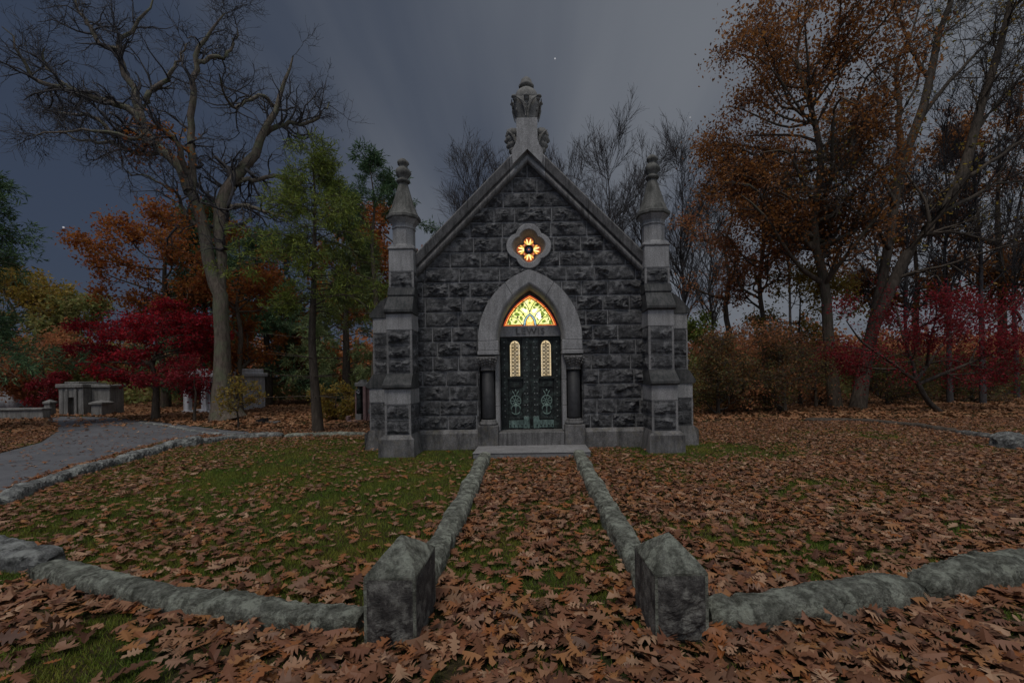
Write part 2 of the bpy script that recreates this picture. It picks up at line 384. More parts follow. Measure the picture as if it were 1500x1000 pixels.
# gable coping: a moulded rake in separate stones
prof = [(0, .0), (0, -.085), (.02, -.125), (.055, -.14), (.09, -.125), (.112, -.085), (.128, -.085), (.14, -.15), (.275, -.2), (.305, -.165), (.305, .40), (0, .40)]
def coping_piece(mb, xa, xb):
    vs = []
    for x in (xa, xb):
        for d, y in prof: vs.append((x, Y0 + y, GZ + d / cs - GS * abs(x)))
    n = len(prof)
    mb.add(vs, [tuple(range(n)), tuple(range(2 * n - 1, n - 1, -1))] + [(i, (i + 1) % n, n + (i + 1) % n, n + i) for i in range(n)])
mb = MB()
for s in (-1, 1):
    for a, b in ((.36, 1.2), (1.206, 2.05), (2.056, 2.42)):
        mb = MB(); coping_piece(mb, s * a, s * b); mb.build('coping_stone', M['trimdark'], maus, bevel=.006)
mb = MB()
vs_ = [(x, Y0 + y, GZ + d / cs - GS * abs(x)) for x in (-.354, 0., .354) for d, y in prof]; n = len(prof)
mb.add(vs_, [tuple(range(n)), tuple(range(3 * n - 1, 2 * n - 1, -1))] + [(k * n + i, k * n + (i + 1) % n, (k + 1) * n + (i + 1) % n, (k + 1) * n + i) for i in range(n) for k in (0, 1)])
mb.build('apex_stone', M['trim'], maus, bevel=.005)

# gable finial: shaft, carved capital, dome, knob, two crockets
fy = Y0 + .08; fx = 0.0
mb = MB()
zb = GZ + .30 / cs
zl = GZ + .145 / cs
mb.prism([(-.28, zl - GS * .28), (0, zl), (.28, zl - GS * .28), (.30, zb - .30 * GS + .03), (.225, zb - .14), (.195, zb - .05), (.195, 6.56), (-.195, 6.56), (-.195, zb - .05), (-.225, zb - .14), (-.30, zb - .30 * GS + .03)], Y0 - .225, fy + .2)
mb.box(-.215, .215, fy - .215, fy + .215, 6.56, 6.60)
fin = mb.build('gable_finial', M['trim'], maus, bevel=.012)
mb = MB()
sqm = lambda a, z: 1 / max(abs(math.cos(a)), abs(math.sin(a))) ** .75
mb.lathe((fx, fy, 6.602), [(.19, 0), (.185, .03), (.215, .12), (.245, .25), (.262, .36), (.262, .43), (.235, .45)], 40, mod=lambda a, z: sqm(a, z) * (1 + .035 * math.cos(a * 20)))
for k in range(8):                                        # leaf tips curling out under the rim
    a = k * math.pi / 4; rr = .245 if k % 2 == 0 else .315
    for q in range(4):
        t = q / 3; mb.lathe((fx + math.cos(a) * (rr + .035 * t ** 2 - .03 * (t < .5)), fy + math.sin(a) * (rr + .035 * t ** 2 - .03 * (t < .5)), (6.80, 6.9, 6.985, 7.03)[q]),
                            [(.01, -.04), (.022 + .012 * q, -.012), (.02 + .01 * q, .015), (.01, .035)], 8)
for k in range(4):
    a = k * math.pi / 2 - math.pi / 2
    for s in (-1, 1):
        for j in range(4):
            pts = []
            for t in np.linspace(0, 1, 6):
                w = s * (.02 + (.05 + .045 * j) * t); zz = 6.66 + .07 * j + t * (.30 - .055 * j)
                rr = .205 + .085 * (zz - 6.6) / .45 + .02
                ca, sa = math.cos(a), math.sin(a); pts.append((fx + ca * rr - sa * w, fy + sa * rr + ca * w, zz))
            mb.tube(pts, [.008, .014, .018, .018, .014, .006], 5)
mb.build('carved_capital', M['carved'], fin, smooth=True)
mb = MB()
mb.lathe((fx, fy, 7.045), [(.235, -.02), (.245, .04), (.24, .12), (.205, .2), (.14, .255), (.1, .27)], 28)
mb.lathe((fx, fy, 7.30), [(.10, 0), (.088, .03), (.1, .06)], 20)
mb.build('dome', M['carved'], fin, smooth=True)
mb = MB()
mb.lathe((fx, fy, 7.34), [(.08, 0), (.145, .02), (.15, .055), (.125, .09), (.115, .12), (.095, .18), (.055, .215), (.01, .225)], 24, mod=lambda a, z: 1 + .05 * math.cos(4 * a))
mb.build('knob', M['carved'], fin, smooth=True)
for s in (-1, 1):
    mb = MB()
    for k, (cx, cz, r, sy) in enumerate(((.29, 6.40, .135, 1), (.31, 6.29, .13, 1), (.30, 6.18, .115, 1), (.29, 6.07, .09, 1), (.38, 6.37, .065, 1), (.41, 6.27, .055, 1), (.38, 6.16, .05, 1))):
        mb.lathe((s * cx, fy, cz), [(.01, -r), (r * .62, -r * .75), (r * .95, -r * .2), (r, .1 * r), (r * .75, r * .65), (.01, r)], 18, mod=lambda a, z: 1 + .11 * math.cos(7 * a + k * 2))
    for j in range(4):
        pts = [(s * (.2 + .06 * t + .05 * j * t), fy - .115 - .02 * math.sin(3 * t), 6.02 + .07 * j + .32 * t * (1 - .12 * j)) for t in np.linspace(0, 1, 6)]
        mb.tube(pts, [.01, .02, .024, .024, .018, .008], 6)
    mb.build('carved_crocket', M['carved'], fin, smooth=True)

# quatrefoil window
QN = 96; ths = [2 * math.pi * k / QN for k in range(QN)]
def quat_ring(mb, d0, r0, y0, d1, r1, y1):
    vs = [(QX + quat(t, d0, r0) * math.cos(t), y0, QZ + quat(t, d0, r0) * math.sin(t)) for t in ths] + [(QX + quat(t, d1, r1) * math.cos(t), y1, QZ + quat(t, d1, r1) * math.sin(t)) for t in ths]
    mb.add(vs, [(k, (k + 1) % QN, QN + (k + 1) % QN, QN + k) for k in range(QN)])
mb = MB()
quat_ring(mb, .19, .262, Y0 + .02, .19, .262, Y0 - .07); quat_ring(mb, .19, .262, Y0 - .07, .187, .252, Y0 - .08)
quat_ring(mb, .187, .252, Y0 - .08, .15, .198, Y0 - .08); quat_ring(mb, .15, .198, Y0 - .08, .147, .19, Y0 - .07)
quat_ring(mb, .147, .19, Y0 - .07, .128, .137, Y0 + .2); quat_ring(mb, .128, .137, Y0 + .2, .02, .02, Y0 + .24)
qw = mb.build('quatrefoil_window', M['trim'], maus)
EM = {'amber': emit('amber_glass', (1., .42, .05), 1.0, (1., .66, .16), 30), 'gold': emit('gold_glass', (1., .72, .22), 1.1, (1., .86, .42), 30), 'rust': emit('rust_glass', (.42, .06, .012), .55, (.6, .13, .02), 40),
      'pale': emit('pale_yellow_glass', (.95, .9, .42), 1.0, (.80, .86, .22), 17), 'white': emit('milky_white_glass', (1., .97, .88), 1.0), 'red': emit('red_border_glass', (.55, .035, .012), .6, (.8, .14, .03), 60),
      'blue': emit('pale_blue_glass', (.28, .55, .68), .7, (.5, .72, .8), 30), 'green': emit('green_leaf_glass', (.20, .34, .035), .55, (.42, .5, .08), 30), 'cream': emit('cream_lit_glass', (.95, .72, .4), .62, (1., .82, .55), 9),
      'violet': emit('violet_glass', (.10, .09, .22), .5), 'pink': emit('salmon_glass', (.9, .3, .16), .7)}
def disc(mb, x, z, r, y, mi=0, n=20, sx=1., sz=1., rot=0.):
    mb.flat([(x + r * sx * math.cos(t) * math.cos(rot) - r * sz * math.sin(t) * math.sin(rot), z + r * sx * math.cos(t) * math.sin(rot) + r * sz * math.sin(t) * math.cos(rot)) for t in [2 * math.pi * k / n for k in range(n)]], y, mi)
yg = Y0 + .205
mb = MB(); mb.flat([(QX + quat(t, .128, .136) * math.cos(t), QZ + quat(t, .128, .136) * math.sin(t)) for t in ths], yg, 0)
for k in range(4):
    a = k * math.pi / 2; ca, sa = math.cos(a), math.sin(a)
    loc = lambda p, q: (QX + ca * p - sa * q, QZ + sa * p + ca * q)
    disc(mb, *loc(.15, 0), .103, yg - .003, 1)
    for q, rt, ln in ((-.058, -.75, .052), (-.028, -.25, .066), (.028, .25, .066), (.058, .75, .052)):
        disc(mb, *loc(.152 + (.006 if abs(q) < .04 else -.012), q), 1., yg - .006, 2 if abs(q) < .04 else 3, 14, ln, .017, a + rt)
    disc(mb, *loc(.105, 0), .02, yg - .0085, 4, 10)
    disc(mb, *loc(.118, .062), .016, yg - .0085, 5, 8); disc(mb, *loc(.118, -.062), .016, yg - .0085, 5, 8)
    disc(mb, *[QX + .093 * (ca - sa) , QZ + .093 * (sa + ca)], .017, yg - .009, 6, 8)
disc(mb, QX, QZ, .098, yg - .011, 0, 28); disc(mb, QX, QZ, .062, yg - .013, 7, 24)
for k in range(6):
    a = k * math.pi / 3; disc(mb, QX + .035 * math.cos(a), QZ + .035 * math.sin(a), .012, yg - .0145, 8, 8)
disc(mb, QX, QZ, .015, yg - .0145, 6, 8)
mb.build('stained_glass', [M['lead'], EM['rust'], EM['gold'], EM['amber'], EM['pale'], EM['green'], EM['pink'], M['lead'], EM['violet']], qw)

# door arch in voussoirs
YF = Y0 - .125
def vous(mb, t0, t1, s, n=10):
    o = arch_curve(AO, HO, ZS, n, t0, t1); i = arch_curve(AI, HI, ZS, n, t0, t1); c = arch_curve(AI + .085, HI + .1, ZS, n, t0, t1)
    k = n; vs = []
    for p in o: vs.append((s * p[0], Y0 + .06, p[1]))
    for p in o: vs.append((s * p[0], YF + .012, p[1]))
    for p, q in zip(o, c): vs.append((s * (p[0] * .985 + q[0] * .015), YF, p[1] * .985 + q[1] * .015))
    for p in c: vs.append((s * p[0], YF, p[1]))
    for p, q in zip(c, i): vs.append((s * (p[0] * .7 + q[0] * .3), YF + .012, p[1] * .7 + q[1] * .3))
    for p, q in zip(c, i): vs.append((s * (p[0] * .3 + q[0] * .7), YF + .06, p[1] * .3 + q[1] * .7))
    for p in i: vs.append((s * p[0], YF + .13, p[1]))
    for p in i: vs.append((s * p[0], Y0 + .36, p[1]))
    m = 8; fs = []
    for a in range(m - 1):
        for b in range(k - 1): fs.append((a * k + b, a * k + b + 1, (a + 1) * k + b + 1, (a + 1) * k + b))
    fs.append(tuple(a * k for a in range(m))); fs.append(tuple(a * k + k - 1 for a in range(m)))
    mb.add(vs, fs)
arch = thing('door_arch', (0, Y0, 0), None, None); arch.parent = maus; arch.location = (0, 0, 0)
for s in (-1, 1): mb = MB(); vous(mb, .0, .70, s, 22); mb.build('voussoir', M['trim'], arch)
mb = MB(); vous(mb, .705, 1., 1); vous(mb, .705, 1., -1); mb.build('keystone', M['trim'], arch)
for s in (-1, 1):
    mb = MB()
    a, b = sorted((s * AI, s * AO)); mb.box(a, b, YF, Y0 + .36, 1.985, ZS - .006, ch=.012)
    a, b = sorted((s * (AI - .005), s * (AO + .015))); mb.box(a, b, YF - .02, Y0 + .355, 1.90, 1.98, ch=.012)
    mb.build('impost', M['trim'], arch)
for s in (-1, 1):
    mb = MB()
    a, b = sorted((s * AI, s * (AI + .085)))
    for z0, z1 in ((.36, .86), (.866, 1.38), (1.386, 1.895)): mb.box(a, b, Y0 - .02, Y0 + .36, z0, z1, ch=.006)
    a, b = sorted((s * (AI + .09), s * 1.06)); mb.box(a, b, Y0 + .12, Y0 + .3, .3, 1.89, 1)
    a, b = sorted((s * 1.043, s * 1.062)); mb.box(a, b, Y0 - .03, Y0 + .14, .4, 1.89, 1)
    mb.build('door_jamb', [M['trim'], M['column']], arch)
for s in (-1, 1):
    cx, cy = s * .865, Y0 - .01
    mb = MB(); mb.lathe((cx, cy, .6), [(.128, 0), (.130, .05), (.122, 1.0)], 32)
    c = mb.build('column', M['column'], maus, smooth=True)
    mb = MB()
    mb.lathe((cx, cy, 1.585), [(.122, -.005), (.146, .0), (.15, .022), (.135, .04), (.14, .06), (.165, .14), (.185, .23), (.195, .28)], 36, mod=lambda a, z: (1 / max(abs(math.cos(a)), abs(math.sin(a)))) ** (.15 + .85 * max(0, min(1, (z - .05) / .2))) * (1 + (.03 * math.cos(a * 18) if z > .06 else 0)))
    for k in range(3):
        for q in range(7):
            xx = (q - 3) / 3; zz = 1.72 + .045 * k + .02 * math.cos(q * 2.4)
            rr = .16 + .02 * k
            mb.lathe((cx + xx * (rr - .01), cy - rr - .008, zz), [(.005, -.024), (.022, -.008), (.022, .008), (.005, .024)], 7)
    mb.build('capital', M['trimdark'], c, smooth=True)
    mb = MB()
    mb.lathe((cx, cy, .49), [(.185, 0), (.19, .03), (.18, .06), (.15, .068), (.158, .09), (.14, .112)], 32)
    mb.build('column_base', M['trimdark'], c, smooth=True)
    mb = MB(); mb.box(cx - .205, cx + .205, Y0 - .205, Y0 + .11, .0, .488, ch=.012); mb.build('column_plinth', M['base'], c)
# lintel with its carved name, transom glass, doors
YD = Y0 + .30
mb = MB(); mb.box(-.632, .632, YD - .06, YD + .06, 2.285, 2.51, ch=.006)
lin = mb.build('lintel', M['trim'], maus)
fc = bpy.data.curves.new('lettering', 'FONT'); fc.body = 'LEWIS'; fc.size = .185; fc.align_x = 'CENTER'; fc.align_y = 'CENTER'; fc.extrude = .007; fc.space_character = 1.12
to = bpy.data.objects.new('lettering', fc); COL.objects.link(to); dg = bpy.context.evaluated_depsgraph_get()
tm = to.evaluated_get(dg).to_mesh(); tv = [(v.co.x, v.co.y, v.co.z) for v in tm.vertices]; tf = [tuple(p.vertices) for p in tm.polygons]
COL.objects.unlink(to); bpy.data.objects.remove(to)
mb = MB(); mb.add([(x * 1.1, YD - .066 - z2 * 1.6, 2.395 + y) for x, y, z2 in tv], tf); mb.build('lettering', M['trimdark'], lin)

gx = lambda p: .575 * (p - 750) / 670
gz = lambda p: 2.512 + .63 * (880 - p) / 750
yt = YD - .02
def glass_poly(k, n=14):
    """arched light scaled by k about its middle"""
    zc = 2.69; pts = []
    for i in range(n + 1):
        z = 2.511 + (ZS + HI - 2.511) * i / n; pts.append((arch_half(z, AI, HI, ZS), z))
    top = ZS + HI - .085
    pts = [(x * .955, 2.511 + (z - 2.511) * (top - 2.511) / (ZS + HI - 2.511)) for x, z in pts]
    full = pts + [(-x, z) for x, z in reversed(pts[:-1])]
    return [(x * k, zc + (z - zc) * k) for x, z in full]
mb = MB(); mb.box(-.66, .66, yt + .012, yt + .03, 2.5, 3.3, 1); mb.prism(glass_poly(1.0), yt, yt + .01)
tw = mb.build('transom_window', [M['lead'], M['trimdark']], maus)
mb = MB(); mb.flat(glass_poly(.985), yt - .003, 1); mb.flat(glass_poly(.915), yt - .0045, 6); mb.flat(glass_poly(.885), yt - .0055, 1); mb.flat(glass_poly(.845), yt - .0065, 2); 
rg = np.random.default_rng(3)
for s in (-1, 1):
    m_ = lambda px: 750 + s * (px - 750)
    for px, py, r, c in ((570, 360, 55, 4), (500, 420, 40, 4), (640, 430, 34, 4), (440, 590, 55, 4), (390, 500, 34, 4), (540, 690, 46, 4), (250, 790, 50, 4), (410, 775, 42, 4), (480, 500, 24, 4), (330, 620, 26, 4), (300, 720, 26, 4), (590, 590, 26, 4)):
        disc(mb, gx(m_(px)), gz(py), r / 1165., yt - .008, c, 12, 1.25, .8, rg.uniform(0, 3))
    for px, py, r in ((650, 510, 46), (600, 480, 30)): disc(mb, gx(m_(px)), gz(py), r / 1165., yt - .0095, 3, 12)
    for px, py, r in ((570, 355, 24), (455, 665, 26), (385, 600, 15)): disc(mb, gx(m_(px)), gz(py), r / 1165., yt - .011, 8, 10)
    for px, py, r in ((560, 620, 16), (370, 450, 12)): disc(mb, gx(m_(px)), gz(py), r / 1165., yt - .0105, 6, 8)
    band = [(590, 870), (612, 740), (672, 640), (750, 575), (750, 622), (704, 668), (660, 745), (640, 870)]
    mb.flat([(gx(m_(p)), gz(q)) for p, q in band], yt - .0105, 5)
disc(mb, gx(955), gz(610), .06, yt - .0095, 3, 14, .9, 1.1); disc(mb, gx(985), gz(680), .04, yt - .0093, 3, 14)
mb.flat([(gx(p), gz(q)) for p, q in ((640, 870), (660, 745), (704, 668), (750, 622), (796, 668), (840, 745), (860, 870))], yt - .009, 6)
for px, py, sx, sz, rt in ((750, 720, .022, .065, 0), (715, 760, .018, .055, .5), (785, 760, .018, .055, -.5), (750, 845, .07, .016, 0)): disc(mb, gx(px), gz(py), 1, yt - .0115, 7, 12, sx, sz, rt)
disc(mb, gx(750), gz(805), 1, yt - .0122, 6, 10, .045, .012)
disc(mb, gx(750), gz(235), .03, yt - .0095, 6, 10); disc(mb, gx(750), gz(310), .026, yt - .0095, 4, 10)
mb.build('stained_glass', [M['lead'], EM['red'], EM['pale'], EM['white'], EM['green'], EM['blue'], EM['amber'], EM['gold'], M['lead']], tw)
mb = MB()
inner = glass_poly(.845)
mb.tube([(x, yt - .012, z) for x, z in inner + inner[:1]], .006, 5)
for s in (-1, 1):
    for ln in ([(575, 255), (640, 310), (705, 415), (748, 540)], [(350, 415), (480, 470), (570, 560), (640, 670)], [(250, 645), (400, 670), (480, 745), (575, 870)], [(588, 875), (612, 740), (672, 640), (750, 575), (750, 500)], [(640, 870), (660, 745), (704, 668), (750, 622)], [(300, 660), (310, 730), (345, 790), (420, 800)]):
        mb.tube([(gx(750 + s * (p - 750)), yt - .013, gz(q)) for p, q in ln], .0075 if ln[0][0] != 300 else .004, 5)
mb.build('leading', M['lead'], tw)

def tor(mb, cx, y, cz, r, t, n=20, mi=0):
    mb.tube([(cx + r * math.cos(2 * math.pi * k / n), y, cz + r * math.sin(2 * math.pi * k / n)) for k in range(n + 1)], t, 5, mi, cap=False)
for s in (-1, 1):
    mb = MB(); X = lambda a: s * a                       # a: 0 at the meeting stile, .62 at the hinge
    def bx(a0, a1, y0, y1, z0, z1, mi=0, ch=.005): mb.box(*sorted((X(a0), X(a1))), y0, y1, z0, z1, mi, ch=ch)
    bx(.006, .622, YD + .02, YD + .07, .36, 2.28)
    bx(.006, .175, YD - .005, YD + .03, .36, 2.28); bx(.475, .622, YD - .005, YD + .03, .36, 2.28)
    bx(.18, .47, YD - .002, YD + .03, 2.225, 2.28); bx(.18, .47, YD - .004, YD + .03, 1.26, 1.37)
    bx(.17, .49, YD - .035, YD + .01, 1.405, 1.44); bx(.2, .46, YD - .022, YD + .01, 1.375, 1.402)
    bx(.001, .03, YD - .02, YD + .02, .37, 2.27)
    for k in range(14):
        z = .62 + k * .12
        for a in (.075, .13, .55):
            if a == .13 and k % 2: continue
            mb.lathe((X(a), YD - .006, z), [(.013, -.012), (.015, 0), (.013, .012)], 8, 1, sy=.8)
    door = mb.build('door', [M['bronze'], M['stud']], maus)
    mb = MB()
    mb.box(*sorted((X(.18), X(.47))), YD + .012, YD + .03, .56, 1.255, 1)
    for a0, a1, z0, z1 in ((.18, .197, .56, 1.255), (.453, .47, .56, 1.255), (.197, .453, 1.235, 1.255), (.197, .453, .56, .60)): mb.box(*sorted((X(a0), X(a1))), YD - .008, YD + .015, z0, z1, 1, ch=.004)
    ex, ez, ey = X(.325), .945, YD + .002
    tor(mb, ex, ey, ez, .108, .013); tor(mb, ex, ey, ez, .025, .009, 12)
    for k in range(8):
        a = k * math.pi / 4; mb.tube([(ex + .02 * math.cos(a), ey, ez + .02 * math.sin(a)), (ex + .065 * math.cos(a), ey, ez + .065 * math.sin(a)), (ex + .104 * math.cos(a), ey, ez + .104 * math.sin(a))], [.006, .013, .007], 5)
    mb.tube([(ex, ey, ez - .1), (ex, ey, ez - .27)], [.011, .012], 6)
    mb.tube([(ex + .085 * math.sin(t), ey, ez - .21 - .07 * math.cos(t)) for t in np.linspace(-1.5, 1.5, 11)], [.005, .009, .012, .013, .013, .013, .013, .013, .012, .009, .005], 5)
    mb.lathe((ex, ey, ez - .1), [(.012, -.04), (.045, -.01), (.04, .02), (.012, .06)], 10, sy=.3)
    for q in (-1, 1):
        mb.tube([(ex + q * (.035 + .06 * math.sin(t * 2.2)), ey, ez - .08 - .115 * t) for t in np.linspace(0, 1, 8)], [.006, .012, .016, .018, .016, .013, .01, .005], 5)
        mb.tube([(ex + q * (.02 + .05 * t), ey, ez + .1 + .14 * t + .02 * math.sin(5 * t)) for t in np.linspace(0, 1, 6)], [.006, .011, .014, .014, .01, .005], 5)
    mb.lathe((ex, ey, ez + .215), [(.006, -.03), (.02, 0), (.006, .03)], 8)
    mb.build('emblem_panel', [M['patina'], M['bronze']], door)
    mb = MB(); mb.box(*sorted((X(.075), X(.47))), YD - .012, YD - .003, .385, .545, 0, ch=.003)
    mb.box(*sorted((X(.04), X(.16))), YD - .0155, YD - .006, .375, .62, 0, ch=.003)
    for k in range(5): mb.lathe((X(.12 + k * .08), YD - .018, .435), [(.012, -.012), (.014, 0), (.012, .012)], 8, 1)
    mb.build('kick_plate', [M['verdigris'], M['bronze']], door)
    # arched light with its lattice
    cx = X(.325); r = .114; zt = 2.09
    ap = [(cx + r, 1.455)] + [(cx + r * math.cos(t), zt + r * math.sin(t) * 1.1) for t in np.linspace(0, math.pi, 13)] + [(cx - r, 1.455)]
    mb = MB(); mb.tube([(p, YD - .004, q) for p, q in ap + ap[:1]], .013, 6); win = mb.build('door_window', M['bronze'], door)
    mb = MB(); mb.flat(ap, YD + .012, 0); mb.build('pane', EM['cream'], win)
    mb = MB()
    for k in range(9):
        z = 1.49 + k * .076
        for q in (-1, 1): tor(mb, cx + q * .05, YD + .002, z, .031, .005, 10)
        tor(mb, cx, YD + .003, z + .038, .03, .0055, 10)
        mb.tube([(cx - .095, YD + .001, z + .038), (cx + .095, YD + .001, z + .038)], .005, 4)
        for q in (-1, 1): mb.tube([(cx - .03 * q, YD + .0015, z - .03), (cx + .03 * q, YD + .0015, z + .03)], .004, 4); mb.tube([(cx + q * .03, YD + .0018, z), (cx + q * .075, YD + .0018, z)], .004, 4)
    mb.tube([(cx, YD, 1.455), (cx, YD, 2.19)], .008, 5)
    for q in (-1, 1): mb.tube([(cx + q * .05, YD, 1.455), (cx + q * .05, YD, 2.165)], .0045, 4)
    mb.build('lattice', M['lead'], win)
mb = MB(); mb.box(-.655, .655, Y0 - .19, Y0 + .4, 0, .352, ch=.012); mb.build('threshold_step', M['trimdark'], maus)

# buttresses (front pair carry the pinnacles; side pair stand behind them)
def buttress(T, flip, outs, wid, rngseed, with_top=True):
    """T maps (across, out, z) to the world; outs: base, stage1, stage2, stage3 projections"""
    rg = np.random.default_rng(rngseed); hw = wid / 2; b0, s1, s2, s3 = outs
    d = lambda a, o, z: np.array(T(a, o, z), float)
    ex, eo, ez = d(1, 0, 0) - d(0, 0, 0), d(0, 1, 0) - d(0, 0, 0), V3(0, 0, 1)
    mb = MB()
    TT = lambda x, y, z: T(x, y, z)
    # base block with chamfered top
    poly = [(0, 0), (b0, 0), (b0, .33), (b0 - .07, .40), (0, .40)]
    bw = hw + .085
    n = len(poly)
    top = lambda q: .07 if q > .35 else 0
    vs = [T(-bw + top(q), p, q) for p, q in poly] + [T(bw - top(q), p, q) for p, q in poly]
    mb.add(vs, [tuple(range(n)), tuple(range(2 * n - 1, n - 1, -1))] + [(i, (i + 1) % n, n + (i + 1) % n, n + i) for i in range(n)], 2)
    def stage(o, z0, z1, rows):
        mb.box(-hw + .004, hw - .004, 0, o - .004, z0, z1, 1, T=TT)
        hh = (z1 - z0) / rows
        for k in range(rows):
            zz = z0 + k * hh
            rock(mb, d(-hw, o, zz + .006), ex, ez, eo, wid, hh - .012, .085, rg, .02, .034, mm=5)
            for s in (-1, 1):
                w = min(o, .32) if o > .35 else o
                rock(mb, d(s * hw, o, zz + .006), -eo, ez, ex * s, o, hh - .012, .045, rg, .03, .034, mm=5)
    def weather(o, o2, z0, zf, zt, lip=.055):
        """dressed block under a sloping stone hood with a drip lip"""
        mb.box(-hw - .004, hw + .004, 0, o, z0 + .004, zf, 3, T=TT, ch=.008)
        poly = [(0, zf + .003), (o + lip * .5, zf + .003), (o + lip, zf + .03), (o + lip, zf + .075), (o2 + .03, zt - .03), (o2, zt), (0, zt)]
        vs = [T(-hw - .03 if p > o2 + .05 else -hw - .006, p, q) for p, q in poly] + [T(hw + .03 if p > o2 + .05 else hw + .006, p, q) for p, q in poly]; n = len(poly)
        mb.add(vs, [tuple(range(n)), tuple(range(2 * n - 1, n - 1, -1))] + [(i, (i + 1) % n, n + (i + 1) % n, n + i) for i in range(n)], 4)
    stage(s1, .40, .965, 2)
    weather(s1, s2, .965, 1.262, 1.55)
    stage(s2, 1.55, 2.385, 3)
    weather(s2, s3 + .04, 2.385, 2.70, 3.06)
    if with_top:
        poly = [(0, 3.063), (s3 + .05, 3.063), (s3 + .06, 3.09), (s3 + .005, 3.235), (0, 3.235)]; n = len(poly)
        vs = [T(-hw - .015, p, q) for p, q in poly] + [T(hw + .015, p, q) for p, q in poly]
        mb.add(vs, [tuple(range(n)), tuple(range(2 * n - 1, n - 1, -1))] + [(i, (i + 1) % n, n + (i + 1) % n, n + i) for i in range(n)], 4)
        stage(s3, 3.24, 3.55, 1)
    else:
        poly = [(0, 3.063), (s3 + .02, 3.063), (0, 3.30)]
        mb.prism(poly, -hw, hw, 'x', 4, T=lambda x, y, z: T(x, y, z))
    return mb
for s in (-1, 1):
    cx = s * 2.51
    mats = [M['rock'], M['mortar'], M['base'], M['trim'], M['hood'], M['draft']]
    bt = buttress(lambda a, o, z, cx=cx: (cx + a, Y0 - o, z), 1, (.80, .665, .50, .30), .49, 40 + s).build('front_buttress', mats, maus)
    buttress(lambda a, o, z, s=s: (s * (2.70 + o), Y0 + .36 + a, z), 1, (.70, .62, .53, .30), .5, 50 + s, False).build('side_buttress', mats, maus)
    # pinnacle
    py = Y0 - .055; mb = MB()
    mb.box(cx - .243, cx + .243, py - .243, py + .3, 3.553, 3.985, ch=.01)
    mb.box(cx - .262, cx + .262, py - .262, py + .32, 3.988, 4.03, ch=.014)
    mb.prism([(cx - .262, 4.03), (cx + .262, 4.03), (cx + .2, 4.09), (cx - .2, 4.09)], py - .21, py + .21)
    mb.lathe((cx, py, 4.03), [(.265, .0), (.25, .05), (.222, .075), (.222, .40)], 8, rot=math.pi / 8)
    mb.lathe((cx, py, 4.432), [(.235, 0), (.24, .02), (.225, .045), (.235, .09), (.265, .13), (.318, .187)], 8, rot=math.pi / 8)
    pn = mb.build('pinnacle', M['trim'], maus, bevel=.006)
    mb = MB(); rib = lambda a, z: 1 + (.045 if z > .09 else 0) * abs(math.cos(4 * (a))) ** 8
    mb.lathe((cx, py, 4.62), [(.325, 0), (.342, .02), (.342, .07), (.3, .1), (.228, .28), (.17, .47), (.118, .65), (.092, .745)], 48, rot=0, mod=lambda a, z: rib(a, z) * (math.cos(math.pi / 8) / math.cos((a + math.pi / 8) % (math.pi / 4) - math.pi / 8)) ** .8)
    mb.build('spire', M['mossgran'], pn)
    mb = MB()
    mb.lathe((cx, py, 5.36), [(.08, 0), (.1, .02), (.132, .04), (.134, .07), (.095, .1), (.088, .125), (.128, .175), (.15, .22), (.135, .275), (.09, .325), (.07, .355), (.085, .385), (.115, .415), (.1, .46), (.055, .505), (.01, .52)], 32, mod=lambda a, z: 1 + (.1 * math.cos(5 * a + s) if .12 < z < .47 else 0))
    mb.build('finial', M['mossgran'], pn, smooth=True)
    mb = MB(); mb.box(cx - .22, cx + .19 if s > 0 else cx + .22, Y0 + .006, Y0 + .62, 0, 3.55) if s > 0 else mb.box(cx - .19, cx + .22, Y0 + .006, Y0 + .62, 0, 3.55); mb.build('corner_pier', M['rock'], maus)
# doorstep slab on the lawn, a loose stone
mb = MB(); pr = [(-1.06, 7.98), (1.05, 7.96), (1.05, 8.80), (-1.05, 8.80)]
mb.prism(pr, -.02, .092, 'z'); sl = mb.build('doorstep', M['slab'], None, bevel=.012, loc=(0, 8.4, 0))
setp(sl, 'worn flat granite slab lying on the ground before the bronze doors', 'doorstep')
